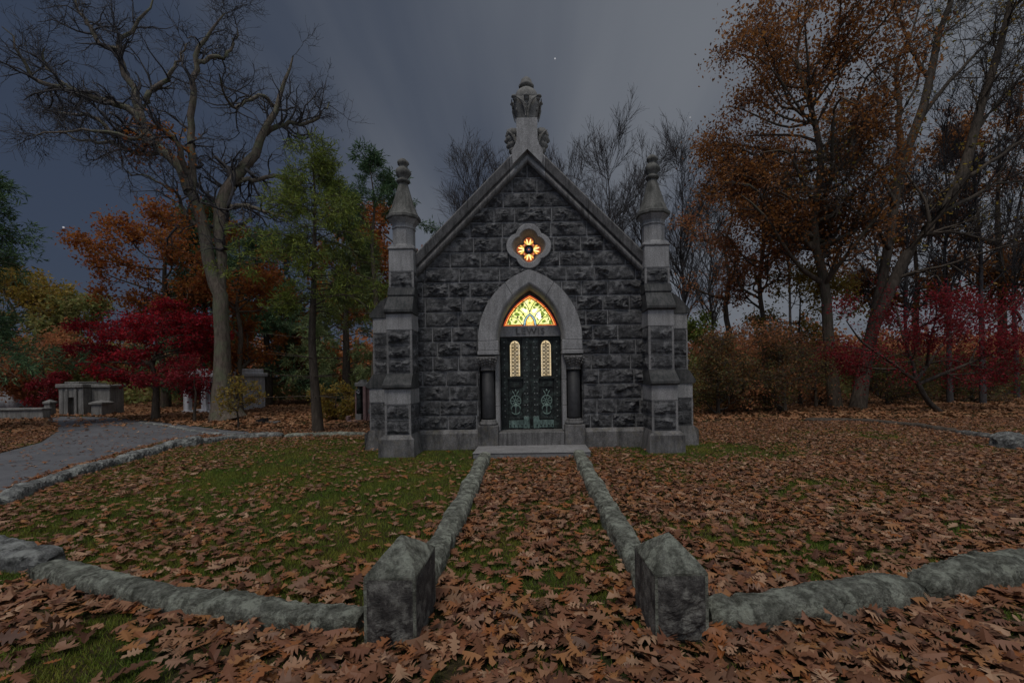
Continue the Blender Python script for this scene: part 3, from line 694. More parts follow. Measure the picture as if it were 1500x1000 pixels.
# ================================================================ gate posts, kerbs, ground
def displace(vs, amp, scale, seed):
    out = []
    for p in vs:
        q = Vector((p[0] * scale + seed, p[1] * scale, p[2] * scale))
        n = noise.noise_vector(q) * .6 + noise.noise_vector(q * 2.7) * .3 + noise.noise_vector(q * 7) * .14
        out.append((p[0] + amp * n.x, p[1] + amp * n.y, p[2] + amp * n.z))
    return out
def gate_post(cx, cy, yaw, w, dep, sh, ap, seed, label):
    rg = np.random.default_rng(seed); c, s = math.cos(yaw), math.sin(yaw)
    T = lambda x, y, z: V3(cx + c * x - s * y, cy + s * x + c * y, z)
    root = thing('gate_post', (cx, cy, 0), label, 'gate post', 'stone gate posts at the head of the path')
    mb = MB(); ex, ey, ez = T(1, 0, 0) - T(0, 0, 0), T(0, 1, 0) - T(0, 0, 0), V3(0, 0, 1)
    hw, hd = w / 2, dep / 2
    rock(mb, T(-hw, -hd, -.03), ex, ez, -ey, w, sh + .03, .03, rg, .0085, .02, mm=1)
    rock(mb, T(hw, -hd, -.03), ey, ez, ex, dep, sh + .03, .007, rg, .014, .016, mm=1)
    rock(mb, T(-hw, -hd, -.03), ey, ez, -ex, dep, sh + .03, .007, rg, .02, .012)
    rock(mb, T(-hw, hd, -.03), ex, ez, ey, w, sh + .03, .02, rg, .03, .02)
    mb.build('shaft', [M['post'], M['lichen']], root)
    mb = MB(); n = 14; vs = []; fs = []
    prof = [(1., sh - .002), (1.0, sh + .012)] + [(1 - t * .97, sh + .012 + (ap - sh - .012) * (t ** .92)) for t in np.linspace(.08, 1, 12)]
    per = [(-1 + 2 * k / n, -1) for k in range(n)] + [(1, -1 + 2 * k / n) for k in range(n)] + [(1 - 2 * k / n, 1) for k in range(n)] + [(-1, 1 - 2 * k / n) for k in range(n)]
    for k, z in prof:
        for p, q in per: vs.append(tuple(T(p * hw * k, q * hd * k, z)))
    m = len(per)
    for i in range(len(prof) - 1):
        for k in range(m): fs.append((i * m + k, i * m + (k + 1) % m, (i + 1) * m + (k + 1) % m, (i + 1) * m + k))
    fs.append(tuple((len(prof) - 1) * m + k for k in range(m)))
    low = set(range(2 * m)); d = displace(vs, .006, 16, seed); vs = [v if i in low and i < m else d[i] for i, v in enumerate(vs)]
    mb.add(vs, fs); mb.build('pyramid_cap', M['lichen'], root)
p1, p2 = G(537, 946), G(613, 946)
gate_post((p1[0] + p2[0]) / 2, p1[1] + .20, -.03, p2[0] - p1[0], .44, .375, .545, 2, 'stubby granite gate post with pyramid cap meeting the long curved kerb beside the green lawn')
p3, p4 = G(957, 940), G(1033, 934)
gate_post((p3[0] + p4[0]) / 2, p3[1] + .19, .045, p4[0] - p3[0], .40, .37, .538, 3, 'stubby granite gate post with pyramid cap and blackened front beside the leaf-covered lawn')

KERB = []                                                  # centre lines, for keeping leaves off the stone
def smooth_line(pts, n):
    pts = np.array(pts, float); d = np.concatenate(([0], np.cumsum(np.linalg.norm(np.diff(pts, axis=0), axis=1))))
    P = np.vstack((2 * pts[0] - pts[1], pts, 2 * pts[-1] - pts[-2])); out = []
    for t in np.linspace(0, d[-1], n):
        i = min(max(int(np.searchsorted(d, t, 'right') - 1), 0), len(pts) - 2); u = (t - d[i]) / (d[i + 1] - d[i])
        a, b, c, e = P[i], P[i + 1], P[i + 2], P[i + 3]
        out.append(.5 * (2 * b + (c - a) * u + (2 * a - 5 * b + 4 * c - e) * u * u + (3 * b - a - 3 * c + e) * u ** 3))
    return np.array(out)
def kerb(pts, w, h, mat, seed, label, step=.03, rough=.027, name='kerb_stone', group='kerb stones around the lot'):
    pts = np.array(pts, float); L = np.sum(np.linalg.norm(np.diff(pts, axis=0), axis=1)); n = max(6, int(L / step)); ln = smooth_line(pts, n)
    KERB.append((ln, w / 2)); tan = np.gradient(ln, axis=0); tan /= np.linalg.norm(tan, axis=1)[:, None]
    K = 14; vs = []; fs = []
    for i in range(n):
        e = min(i, n - 1 - i) * L / n; dj = min(abs(i * L / n - q) for q in [(m + .5 + .3 * math.sin(seed * 3 + m * 2.1)) * .85 for m in range(int(L / .85) + 2)]); k = (1 - .35 * math.exp(-e / .04)) * (1 - .16 * math.exp(-(dj / .022) ** 2)) * (1 + .07 * math.sin(i * L / n * 4.7 + seed))
        for j in range(K):
            a = math.pi * (-.12 + 1.24 * j / (K - 1)); sx = math.copysign(abs(math.cos(a)) ** .55, math.cos(a)); sz = math.copysign(abs(math.sin(a)) ** .55, math.sin(a))
            x = ln[i, 0] + tan[i, 1] * w / 2 * sx * k; y = ln[i, 1] - tan[i, 0] * w / 2 * sx * k
            vs.append((x, y, h * sz * (k if sz > 0 else 1)))
    for i in range(n - 1):
        for j in range(K - 1): fs.append((i * K + j, i * K + j + 1, (i + 1) * K + j + 1, (i + 1) * K + j))
    fs.append(tuple(range(K))); fs.append(tuple((n - 1) * K + j for j in range(K)))
    big = displace(vs, rough, 4.5, seed * 3.1); vs = displace(big, rough * .75, 23, seed)
    c = ln[n // 2]
    o = mesh_obj(name, vs, fs, mat, None, loc=(c[0], c[1], 0)); setp(o, label, 'kerb', group); return o
g2 = lambda x, y, z=.12: tuple(G(x, y, z)[:2])
kerb([(-.80, 2.95), (-.79, 4.6), (-.81, 6.3), (-.84, 7.98)], .215, .15, M['lichen'], 1, 'long rounded path kerb covered in pale lichen along the green lawn side', group='path kerbs')
kerb([(.79, 2.88), (.79, 4.6), (.80, 6.3), (.84, 7.95)], .215, .15, M['lichen'], 2, 'long rounded path kerb covered in pale lichen along the brown leafy lawn side', group='path kerbs')
# the ring, measured along the stone's crown
ring1 = [g2(530, 888), g2(430, 884), g2(300, 868), g2(180, 846), g2(60, 818)]
kerb(ring1, .2, .115, M['lichen'], 3, 'long low curved kerb stone running from the gate post towards the boulder-like corner')
ring2 = [g2(84, 800, .16), g2(30, 800, .16), g2(-60, 782, .16), g2(-190, 756, .16), ]
kerb(ring2, .27, .16, M['lichen2'], 4, 'thick lumpy kerb stone ending in a rounded knob near the picture edge', rough=.04)
a0, a1 = np.array(g2(-190, 756)), np.array(g2(0, 726))
kerb([a0 + (-.15, .1), (-5.95, 3.95), a1 + (-.35, -.35), a1 + (.0, .0)], .22, .13, M['lichen2'], 12, 'short kerb stone at the tight bend outside the lawn')
kerb([g2(0, 726), g2(55, 704), g2(120, 684), g2(172, 670)], .24, .14, M['lichen2'], 5, 'grey kerb stone between the asphalt road and the lawn, nearest bend', rough=.035)
kerb([g2(176, 669), g2(215, 659), g2(252, 648), g2(292, 642)], .25, .15, M['lichen2'], 6, 'moss-topped rough kerb stone along the asphalt road edge', rough=.04)
kerb([g2(262, 643, .17), g2(275, 641, .2), g2(292, 641, .15)], .32, .2, M['lichen2'], 7, 'knobbly raised kerb stone at a joint beside the road', rough=.05)
kerb([g2(294, 643), g2(340, 637), g2(380, 634), g2(414, 633)], .23, .13, M['lichen2'], 8, 'pale straight kerb stone at the back of the green lawn')
kerb([g2(417, 634), g2(460, 632), g2(500, 631), g2(536, 631)], .2, .1, M['lichen'], 9, 'low thin kerb stone running behind the corner of the mausoleum')
kerb([g2(1034, 880), g2(1110, 878), g2(1200, 868), g2(1290, 854), g2(1340, 846)], .25, .15, M['lichen'], 10, 'mossy curved kerb stone joining the blackened gate post')
kerb([g2(1343, 846), g2(1420, 832), g2(1500, 817), g2(1640, 790), g2(1800, 762)], .27, .16, M['lichen'], 11, 'lichen-spotted curved kerb stone running out past the brown leaves', rough=.035)
kerb([g2(1180, 611), g2(1250, 611), g2(1330, 617), g2(1400, 626)], .3, .09, M['bark_dark'], 13, 'dark leaf-drifted kerb at the edge of the woods', step=.07, name='kerb_stone')
kerb([g2(1405, 628), g2(1450, 634), g2(1475, 637)], .3, .10, M['post'], 14, 'half buried kerb stone at the edge of the woods', step=.06)
o = kerb([g2(1462, 638, .2), g2(1490, 640, .22), g2(1530, 645, .2)], .5, .26, M['lichen2'], 15, 'pale flat boulder lying among leaves beside the woods', rough=.08, name='boulder', group='boulders'); o['category'] = 'boulder'
kerb([g2(205, 617, .05), g2(255, 624, .05), g2(300, 632, .05), g2(345, 634, .05)], .14, .05, M['lichen2'], 16, 'thin pale edging strip between the road and the leafy bank', step=.08, rough=.02, group='road edging')

# ground sheet, gently rolling far out
mb = MB()
def gz_at(x, y): return 0.0
ys = np.concatenate((np.linspace(-6, 30, 37), np.linspace(36, 120, 12), [180, 300, 600, 1200])); xs_ = np.concatenate(([-1200, -500, -200, -100], np.linspace(-60, 60, 41), [100, 200, 500, 1200]))
vs = [(x, y, 0.) for y in ys for x in xs_]; nx = len(xs_)
fs = [(j * nx + i, j * nx + i + 1, (j + 1) * nx + i + 1, (j + 1) * nx + i) for j in range(len(ys) - 1) for i in range(nx - 1)]
setp(mesh_obj('ground', vs, fs, M['ground']), kind='structure')
road_px = [(-500, 790), (-180, 740), (0, 722), (60, 697), (172, 664), (250, 644), (300, 637), (345, 640), (372, 633), (330, 630), (290, 625), (240, 619), (205, 616), (160, 611), (90, 610), (66, 613), (82, 620), (84, 632), (60, 648), (0, 664), (-200, 700), (-600, 760)]
ROAD = [tuple(G(x, y)[:2]) for x, y in road_px]
setp(mesh_obj('road', [(x, y, .006) for x, y in ROAD], [tuple(range(len(ROAD)))], M['asphalt']), kind='structure')
def inside(poly, x, y):
    c = np.zeros(len(x), bool); n = len(poly)
    for i in range(n):
        (x1, y1), (x2, y2) = poly[i], poly[(i + 1) % n]
        k = ((y1 > y) != (y2 > y)) & (x < (x2 - x1) * (y - y1) / (y2 - y1 + 1e-12) + x1); c ^= k
    return c
ringL = np.vstack([KERB[i][0] for i in (2, 3, 4, 5, 6, 8, 9)])
LAWN = [tuple(p) for p in ringL] + [(-2.5, 9.6), (-.8, 9.0), (-.8, 2.6)]
def vnoise(x, y, s, seed):
    """cheap smooth value noise, vectorised"""
    rg = np.random.default_rng(seed); T = rg.random((64, 64)); X, Y = x * s + 31.7, y * s + 17.3
    i, j = np.floor(X).astype(int), np.floor(Y).astype(int); u, v = X - i, Y - j; u = u * u * (3 - 2 * u); v = v * v * (3 - 2 * v)
    g = lambda a, b: T[a % 64, b % 64]
    return (g(i, j) * (1 - u) + g(i + 1, j) * u) * (1 - v) + (g(i, j + 1) * (1 - u) + g(i + 1, j + 1) * u) * v
def fbm(x, y, s, seed): return .55 * vnoise(x, y, s, seed) + .28 * vnoise(x, y, s * 2.3, seed + 1) + .17 * vnoise(x, y, s * 5.1, seed + 2)
def leaf_cover(x, y):
    """how much of the ground is under leaves (0..1)"""
    n = fbm(x, y, 1.1, 5); n2 = fbm(x, y, .45, 9)
    lawn = inside(LAWN, x, y); road = inside(ROAD, x, y)
    path = (np.abs(x) < .8) & (y > 2.4) & (y < 8.1)
    c = np.clip(.74 + (n - .42) * 2.6, .25, 1)                                # right-hand lawns and beyond
    c = np.where((y > 7.2) & (y < 9.0) & (x > .8) & (x < 4.3), np.clip(c * (.25 + (n2 - .35) * 2.5), .08, 1), c)
    c = np.where(path, np.clip(.88 + (n - .44) * 4., .15, 1), c)
    c = np.where(path & (y > 6.5), np.clip(c * (.5 + np.abs(x)), .1, 1), c)
    edge = np.clip(1 - (y - 3.0) / 2.6, 0, 1)
    cl = np.clip(.05 + (n - .47) * .9 + (n2 - .5) * .3 + .36 * edge + .16 * np.clip((x + 2.3) / 1.4, 0, 1) * (y < 7), .015, .7)
    c = np.where(lawn, np.where(x < -5.2, np.maximum(cl, .4), cl), c)
    nl = (y < 3.6) & (x < -.35) & ~lawn & ~path
    c = np.where(nl, np.clip(.44 + (n - .46) * 3.2, .1, 1), c)
    c = np.where((y > 10.5) & (y < 40), np.maximum(c, .8), c)
    c = np.where(road, .035 + .08 * (y > 14), c)
    return c
def kerb_clear(x, y, extra=.0):
    ok = np.ones(len(x), bool)
    for ln, hw in KERB:
        L = ln[::4] if len(ln) > 12 else ln
        bb = (x > L[:, 0].min() - .5) & (x < L[:, 0].max() + .5) & (y > L[:, 1].min() - .5) & (y < L[:, 1].max() + .5) & ok
        ix = np.nonzero(bb)[0]
        if len(ix) == 0: continue
        d2 = ((x[ix, None] - L[None, :, 0]) ** 2 + (y[ix, None] - L[None, :, 1]) ** 2).min(1)
        ok[ix] &= d2 > (hw * .9 + extra) ** 2
    return ok
def clear_of_stone(x, y):
    ok = kerb_clear(x, y)
    ok &= ~((np.abs(x) < 1.1) & (y > 7.86) & (y < 9.4)) & ~((np.abs(x) < 2.9) & (y > 8.85) & (y < 14.6)) & ~((np.abs(np.abs(x) - 2.51) < .36) & (y > 8.15) & (y < 9.6)) & ~((np.abs(x) < 3.45) & (np.abs(x) > 2.5) & (y > 9.0) & (y < 9.7))
    for a, b in ((p1, p2), (p3, p4)): ok &= ~((x > a[0] - .01) & (x < b[0] + .01) & (y > a[1] - .02) & (y < a[1] + .42))
    return ok
def scatter_ground(rg, y0, y1, dens, span=1.28, pad=.6):
    """random points over the part of the ground the lens takes in between two distances (plus a margin)"""
    n = int(dens * 2 * span * (y1 * y1 - y0 * y0) / 2 + dens * 2 * pad * (y1 - y0))
    y = np.sqrt(rg.random(n) * (y1 * y1 - y0 * y0) + y0 * y0); x = (rg.random(n) * 2 - 1) * (y * span + pad); return x, y

# oak leaf outline: (along, across); triangles are strips to the midrib
HALF = [(0., .012), (.10, .014), (.17, .05), (.13, .20), (.24, .13), (.31, .09), (.36, .24), (.34, .37), (.45, .27), (.49, .11), (.55, .22), (.58, .38), (.66, .25), (.68, .10), (.75, .20), (.81, .26), (.83, .09), (.93, .10), (1., 0.)]
MID = [0., .2, .33, .5, .68, .84, 1.]
def oak_template():
    v = [(m, 0.) for m in MID]; f = []
    for s in (1, -1):
        b = len(v); v += [(t, s * w) for t, w in HALF]; k = 0
        for i in range(len(HALF) - 1):
            tm = min(HALF[i][0], HALF[i + 1][0])
            f.append((b + i, b + i + 1, k) if s > 0 else (b + i + 1, b + i, k))
            while k < len(MID) - 1 and MID[k + 1] <= HALF[i + 1][0] + .02 and HALF[i + 1][1] < .15:
                f.append((b + i + 1, k + 1, k) if s > 0 else (b + i + 1, k, k + 1)); k += 1
    return np.array(v), np.array(f)
SIMPLE = (np.array([(0, 0), (.25, .2), (.4, .1), (.55, .3), (.75, .12), (1, 0), (.75, -.12), (.55, -.3), (.4, -.1), (.25, -.2), (.45, 0)], float),
          np.array([(0, 10, 1), (1, 10, 2), (2, 10, 3), (3, 10, 4), (4, 10, 5), (5, 10, 6), (6, 10, 7), (7, 10, 8), (8, 10, 9), (9, 10, 0)])[:, ::-1])
def lay_leaves(rg, x, y, size, tmpl, tilt=.3, lift=.028, base=.006):
    T, Fc = tmpl; n = len(x); L = size * rg.uniform(.5, 1.35, n); wd = rg.uniform(.85, 1.25, n)
    fold = rg.normal(.12, .38, n); bend = rg.normal(0, .7, n) * (rg.random(n) ** .6); tw = rg.normal(0, .6, n)
    t = T[None, :, 0]; w = T[None, :, 1] * wd[:, None]
    lz = fold[:, None] * np.abs(w) + bend[:, None] * (t - .5) ** 2 + tw[:, None] * w * (t - .5)
    lx = (t - .5) * np.ones_like(w); P = np.stack((lx, w, lz), -1) * L[:, None, None]
    az = rg.uniform(0, 2 * math.pi, n); ti = np.abs(rg.normal(0, tilt * .68, n)); ta = rg.uniform(0, 2 * math.pi, n); up = np.where(rg.random(n) < .5, 1., -1.)
    P[..., 2] *= up[:, None]
    ca, sa = np.cos(az)[:, None], np.sin(az)[:, None]; px = P[..., 0] * ca - P[..., 1] * sa; py_ = P[..., 0] * sa + P[..., 1] * ca; pz = P[..., 2]
    ax, ay = np.cos(ta)[:, None], np.sin(ta)[:, None]; a = px * ax + py_ * ay; b = -px * ay + py_ * ax; c, s = np.cos(ti)[:, None], np.sin(ti)[:, None]
    a2, z2 = a * c - pz * s, a * s + pz * c; px = a2 * ax - b * ay; py_ = a2 * ay + b * ax
    z2 = z2 - z2.min(1, keepdims=True) + base + rg.random((n, 1)) * lift
    V = np.stack((px + x[:, None], py_ + y[:, None], z2), -1).reshape(-1, 3)
    Fa = (Fc[None] + (np.arange(n) * len(T))[:, None, None]).reshape(-1, Fc.shape[1]); return V, Fa
def stuff(name, parts, mat, label, cat, smooth=False):
    vs = []; fs = []; b = 0
    for v, f in parts: vs.append(v); fs.append(f + b); b += len(v)
    return setp(mesh_obj(name, np.vstack(vs), np.vstack(fs), mat, smooth=smooth), label, cat, kind='stuff')
OAK = oak_template(); OAK2 = (OAK[0] * np.array((1, .72)) + np.array([(0, 0) if i < 7 else (.025 * math.sin(i * 2.3), .035 * math.sin(i * 1.7)) for i in range(len(OAK[0]))]), OAK[1]); rg = np.random.default_rng(21)
def leaf_band(y0, y1, dens, size, tmpl, **kw):
    x, y = scatter_ground(rg, y0, y1, dens); k = (rg.random(len(x)) < leaf_cover(x, y)) & clear_of_stone(x, y); return lay_leaves(rg, x[k], y[k], size, tmpl, **kw)
stuff('fallen_leaves', [leaf_band(1.45, 3.2, 270, .118, OAK), leaf_band(1.45, 3.2, 170, .122, OAK2), leaf_band(1.45, 3.2, 60, .07, SIMPLE), leaf_band(3.2, 5.2, 300, .098, OAK), leaf_band(3.2, 5.2, 200, .1, OAK2), leaf_band(3.2, 8., 90, .06, SIMPLE), leaf_band(5.2, 8., 330, .085, OAK), leaf_band(5.2, 8., 220, .09, OAK2), leaf_band(8., 13., 520, .08, SIMPLE, tilt=.3)], M['litter'], 'brown fallen oak leaves strewn over the lawns and path', 'fallen leaves')
x, y = scatter_ground(rg, 13., 30., 75, 1.45); k = (rg.random(len(x)) < leaf_cover(x, y)) & clear_of_stone(x, y)
stuff('leaf_carpet', [lay_leaves(rg, x[k], y[k], .19, SIMPLE, tilt=.3)], M['litter_far'], 'orange brown leaf carpet under the trees at the back', 'fallen leaves')
# grass blades
def blades(y0, y1, dens, h):
    x, y = scatter_ground(rg, y0, y1, dens); lawn = inside(LAWN, x, y)
    want = np.where(lawn, 1., np.clip(.12 + 2.2 * (fbm(x, y, 1.1, 5) < .43), 0, .9)); want = np.where(inside(ROAD, x, y), 0, want); want = np.where((y > 6.8) & (np.abs(x) < 4), 1., want)
    k = (rg.random(len(x)) < want) & clear_of_stone(x, y); x, y = x[k], y[k]; n = len(x)
    a = rg.uniform(0, 2 * math.pi, n); w = h * .09; hh = h * rg.uniform(.5, 1.2, n); l = hh * rg.uniform(.2, .9, n); b = rg.uniform(0, 2 * math.pi, n)
    z = np.zeros(n); V = np.stack((np.stack((x - np.cos(a) * w, y - np.sin(a) * w, z), -1), np.stack((x + np.cos(a) * w, y + np.sin(a) * w, z), -1), np.stack((x + np.cos(b) * l, y + np.sin(b) * l, hh), -1)), 1)
    return V.reshape(-1, 3), np.arange(3 * n).reshape(-1, 3)
stuff('grass', [blades(1.5, 4., 9000, .032), blades(4., 7.5, 5000, .036), blades(7.5, 12., 2300, .042)], M['grass'], 'short green grass of the lawn', 'grass')
# ================================================================ trees
def unit(a): return a / np.maximum(np.linalg.norm(a, axis=-1, keepdims=True), 1e-9)
def resample(pts, rad, n):
    pts = np.array(pts, float); L = smooth_line(pts, n); d = np.concatenate(([0], np.cumsum(np.linalg.norm(np.diff(pts, axis=0), axis=1)))); t = np.linspace(0, d[-1], n); return L, np.interp(t, d, rad)
def grow(rg, P, Rr, n, L, ang=.9, wander=.25, up=.0, npts=6, t0=.15, rk=.55, rmin=.006, taper=.75, rel=None):
    B, N, _ = P.shape; Mn = max(1, int(round(B * n))); i0 = rg.integers(0, B, Mn); t = t0 + (1 - t0) * rg.random(Mn); f = t * (N - 1.001); i = f.astype(int); q = (f - i)[:, None]
    p = P[i0, i] * (1 - q) + P[i0, i + 1] * q; tg = unit(P[i0, i + 1] - P[i0, i]); r = Rr[i0, i] * (1 - q[:, 0]) + Rr[i0, i + 1] * q[:, 0]
    v = rg.normal(size=(Mn, 3)); v = unit(v - (v * tg).sum(1, keepdims=True) * tg); a = (ang * rg.uniform(.6, 1.3, Mn))[:, None]
    d = np.cos(a) * tg + np.sin(a) * v; ln = (L * (1 - .45 * t) * rg.uniform(.55, 1.3, Mn))[:, None] / (npts - 1)
    out = [p]
    for k in range(npts - 1):
        d = unit(d + wander * rg.normal(size=(Mn, 3)) + np.array((0, 0, up))); p = p + d * ln; out.append(p)
    r0 = np.maximum(np.minimum(r * rk, L * .04), rmin); R2 = np.maximum(r0[:, None] * (1 - taper * np.linspace(0, 1, npts))[None], rmin * .6)
    return np.stack(out, 1), R2
def tubes(P, Rr, K):
    """batch of tubes -> verts, quads"""
    B, N, _ = P.shape; T = unit(np.gradient(P, axis=1)); ref = np.where(np.abs(T[..., 2:3]) < .8, np.array((0, 0, 1.)), np.array((1., 0, 0))); a = unit(np.cross(T, ref)); b = np.cross(T, a)
    w = 2 * math.pi * np.arange(K) / K; V = P[:, :, None] + Rr[:, :, None, None] * (np.cos(w)[None, None, :, None] * a[:, :, None] + np.sin(w)[None, None, :, None] * b[:, :, None])
    ib = (np.arange(B) * N * K)[:, None, None]; ii = (np.arange(N - 1) * K)[None, :, None]; kk = np.arange(K)[None, None]; k2 = (np.arange(K) + 1) % K; k2 = k2[None, None]
    f = np.stack((ib + ii + kk, ib + ii + k2, ib + ii + K + k2, ib + ii + K + kk), -1).reshape(-1, 4); return V.reshape(-1, 3), f
def leaves(rg, P, n, size, jit, wide=.55, droop=0., t0=.2, along=0.):
    B, N, _ = P.shape; i0 = rg.integers(0, B, n); f = (t0 + (1 - t0) * rg.random(n)) * (N - 1.001); i = f.astype(int); q = (f - i)[:, None]
    p = P[i0, i] * (1 - q) + P[i0, i + 1] * q + rg.normal(0, jit, (n, 3)); tg = unit(P[i0, i + 1] - P[i0, i])
    d = unit(rg.normal(size=(n, 3)) + along * tg - np.array((0, 0, droop))); s = unit(np.cross(d, rg.normal(size=(n, 3)) + np.array((0, 0, .4)))); nn = np.cross(d, s)
    L = (size * rg.uniform(.6, 1.3, n))[:, None]; w = L * wide / 2
    V = np.stack((p, p + d * L * .5 + s * w + nn * L * .08, p + d * L, p + d * L * .5 - s * w + nn * L * .08), 1).reshape(-1, 3)
    b = (np.arange(n) * 4)[:, None]; Fa = np.hstack((b, b + 1, b + 2, b, b + 2, b + 3)).reshape(-1, 3); return V, Fa
def merge(parts):
    vs = []; fs = []; b = 0
    for v, f in parts: vs.append(v); fs.append(f + b); b += len(v)
    return np.vstack(vs), np.vstack(fs)
def make_tree(name, base, label, cat, woods, leaf=None, barkm='bark_dark', leafm=None, group=None, trunk_sides=10):
    """woods: list of (P,R,sides[,material slot]); leaf: list of (verts,faces)"""
    root = thing(name, tuple(base), label, cat, group)
    tt = [tubes(q[0], q[1], q[2]) for q in woods]; mi = np.concatenate([np.full(len(t[1]), 1 if q[0].shape[0] > 60 else 0) for t, q in zip(tt, woods)]); v, f = merge(tt)
    mesh_obj('trunk' if cat == 'tree' else 'stems', v, f, [M[barkm], M['bark_twig' if barkm != 'bark_dark' else 'bark_dark']], root, mi, smooth=True)
    if leaf is not None:
        v, f = merge(leaf); mesh_obj('crown' if cat == 'tree' else 'foliage', v, f, M[leafm], root)
    return root
def traced(limbs, Y, rg, n=14, drift=1.5):
    """limbs traced as (px, py, radius px[, dY]); each limb wanders in depth by itself, starting where it left its parent"""
    Ps = []; Rs = []
    for lb in limbs:
        d0 = lb[0][3] if len(lb[0]) > 3 else 0.; d1 = lb[-1][3] if len(lb[-1]) > 3 else rg.normal(0, drift)
        m = len(lb); pts = []; rr = []
        for i, q in enumerate(lb):
            y = Y + d0 + (d1 - d0) * i / (m - 1); pts.append(W(q[0], q[1], y)); rr.append(q[2] * y / F)
        a, b = resample(pts, rr, n); Ps.append(a); Rs.append(b)
    return np.stack(Ps), np.stack(Rs)

# ---- the great bare oak, traced limb by limb
rg = np.random.default_rng(101)
limbs = [[(333, 614, 25, 0), (330, 600, 17.5, 0), (327, 575, 13.5, 0), (326, 544, 11.5, 0), (325, 500, 9.8, 0), (323, 440, 9.6, 0), (316, 415, 9, 0), (309, 395, 8.5, 0), (302, 357, 8, 0), (294, 320, 7.6, 0), (281, 282, 7, 0)],
         [(281, 284, 8, 0), (262, 248, 7), (240, 222, 6.5), (212, 192, 6), (203, 160, 5.2), (193, 125, 4.6), (178, 92, 4.2), (172, 70, 3), (190, 45, 2.5), (215, 20, 1.5), (222, -5, .8, 1.5)],
         [(280, 282, 6, 0), (282, 240, 5), (280, 200, 4.6), (283, 150, 4.2), (287, 92, 3.4), (300, 62, 2.4), (318, 38, 1.4), (330, 18, .8, .5)],
         [(206, 182, 5, 0), (188, 160, 5), (150, 146, 4.6), (125, 142, 4.2), (95, 132, 3.8), (72, 122, 3.4), (45, 112, 2.6), (35, 90, 2), (22, 62, 1.2), (5, 40, .7, -1.5)],
         [(225, 210, 4, 0), (195, 195, 3.5), (165, 198, 3), (140, 172, 2.5), (100, 168, 1.8), (70, 162, 1, 2.)],
         [(172, 72, 3, .5), (145, 62, 3.2), (132, 40, 2.6), (118, 18, 2), (105, -10, 1, .5)],
         [(324, 450, 5, 0), (326, 400, 6.2, .2), (324, 345, 7.5, .3), (322, 312, 10, .5), (332, 282, 8.5), (352, 250, 7.2), (372, 222, 6), (388, 195, 4.8), (402, 160, 3.8), (414, 132, 2.7), (424, 108, 1.8), (432, 84, .9, 2.)],
         [(388, 195, 4, 1.6), (412, 183, 3.4), (440, 180, 2.6), (462, 174, 2), (482, 150, 1, 2.5)],
         [(404, 158, 3, 1.7), (380, 140, 2.6), (348, 158, 2.2), (330, 142, 1.6), (322, 112, 1, -1)],
         [(330, 290, 5, .6), (352, 266, 3.6), (380, 263, 3), (410, 258, 2.2), (432, 268, 1.2, 1.5)],
         [(334, 305, 4, .6), (360, 302, 3), (388, 308, 2.4), (420, 320, 1.4, -1.)],
         [(287, 94, 3.2, .3), (310, 84, 2.8), (332, 80, 2.2), (344, 58, 1.4), (350, 45, .8, 1)],
         [(276, 260, 4, 0), (262, 225, 4, 0), (248, 195, 3.6), (220, 185, 3), (200, 205, 2.6), (150, 190, 2), (90, 195, 1.2), (50, 198, .7, -2.)],
         [(203, 160, 4, .7), (225, 130, 3.4), (248, 115, 2.6), (262, 88, 1.6), (275, 60, .9, 1.)],
         [(240, 222, 4, .3), (205, 225, 3.2), (170, 212, 2.6), (120, 205, 1.6), (80, 188, .8, 2)],
         [(125, 142, 2.6, -.5), (90, 120, 2), (68, 95, 1.4), (62, 70, .8, -1)],
         [(300, 335, 4, 0), (275, 320, 2.6), (262, 290, 2), (225, 262, 1.4), (185, 252, .8, -1)]]
P0, R0 = traced(limbs, 16., rg, 18, 1.6)
P0[1:] += rg.normal(0, .035, P0[1:].shape); P0[0, 1:] += rg.normal(0, .012, P0[0, 1:].shape)
PB, RB = P0[1:], R0[1:]
a1, b1 = grow(rg, PB, RB, 13, 2.1, .95, .34, .06, 8, .12, .5, .012); a2, b2 = grow(rg, a1, b1, 6, 1.15, .85, .36, .05, 6, .15, .6, .0085); a3, b3 = grow(rg, a2, b2, 5, .6, .8, .3, .03, 4, .15, .6, .0065)
lowq = PB[[0, 11, 13, 15]]; lf = leaves(rg, grow(rg, lowq[:, :9], RB[[0, 11, 13, 15]][:, :9], 22, .8, 1.2, .3, -.05, 5)[0], 800, .13, .12, .6)
make_tree('bare_oak', G(338, 610), 'huge spreading bare oak with pale forked trunk and a few rusty leaves', 'tree', [(P0[:1], R0[:1], 14), (PB, RB, 8), (a1, b1, 6), (a2, b2, 4), (a3, b3, 3)], [lf], 'bark_oak', 'leaf_orange')

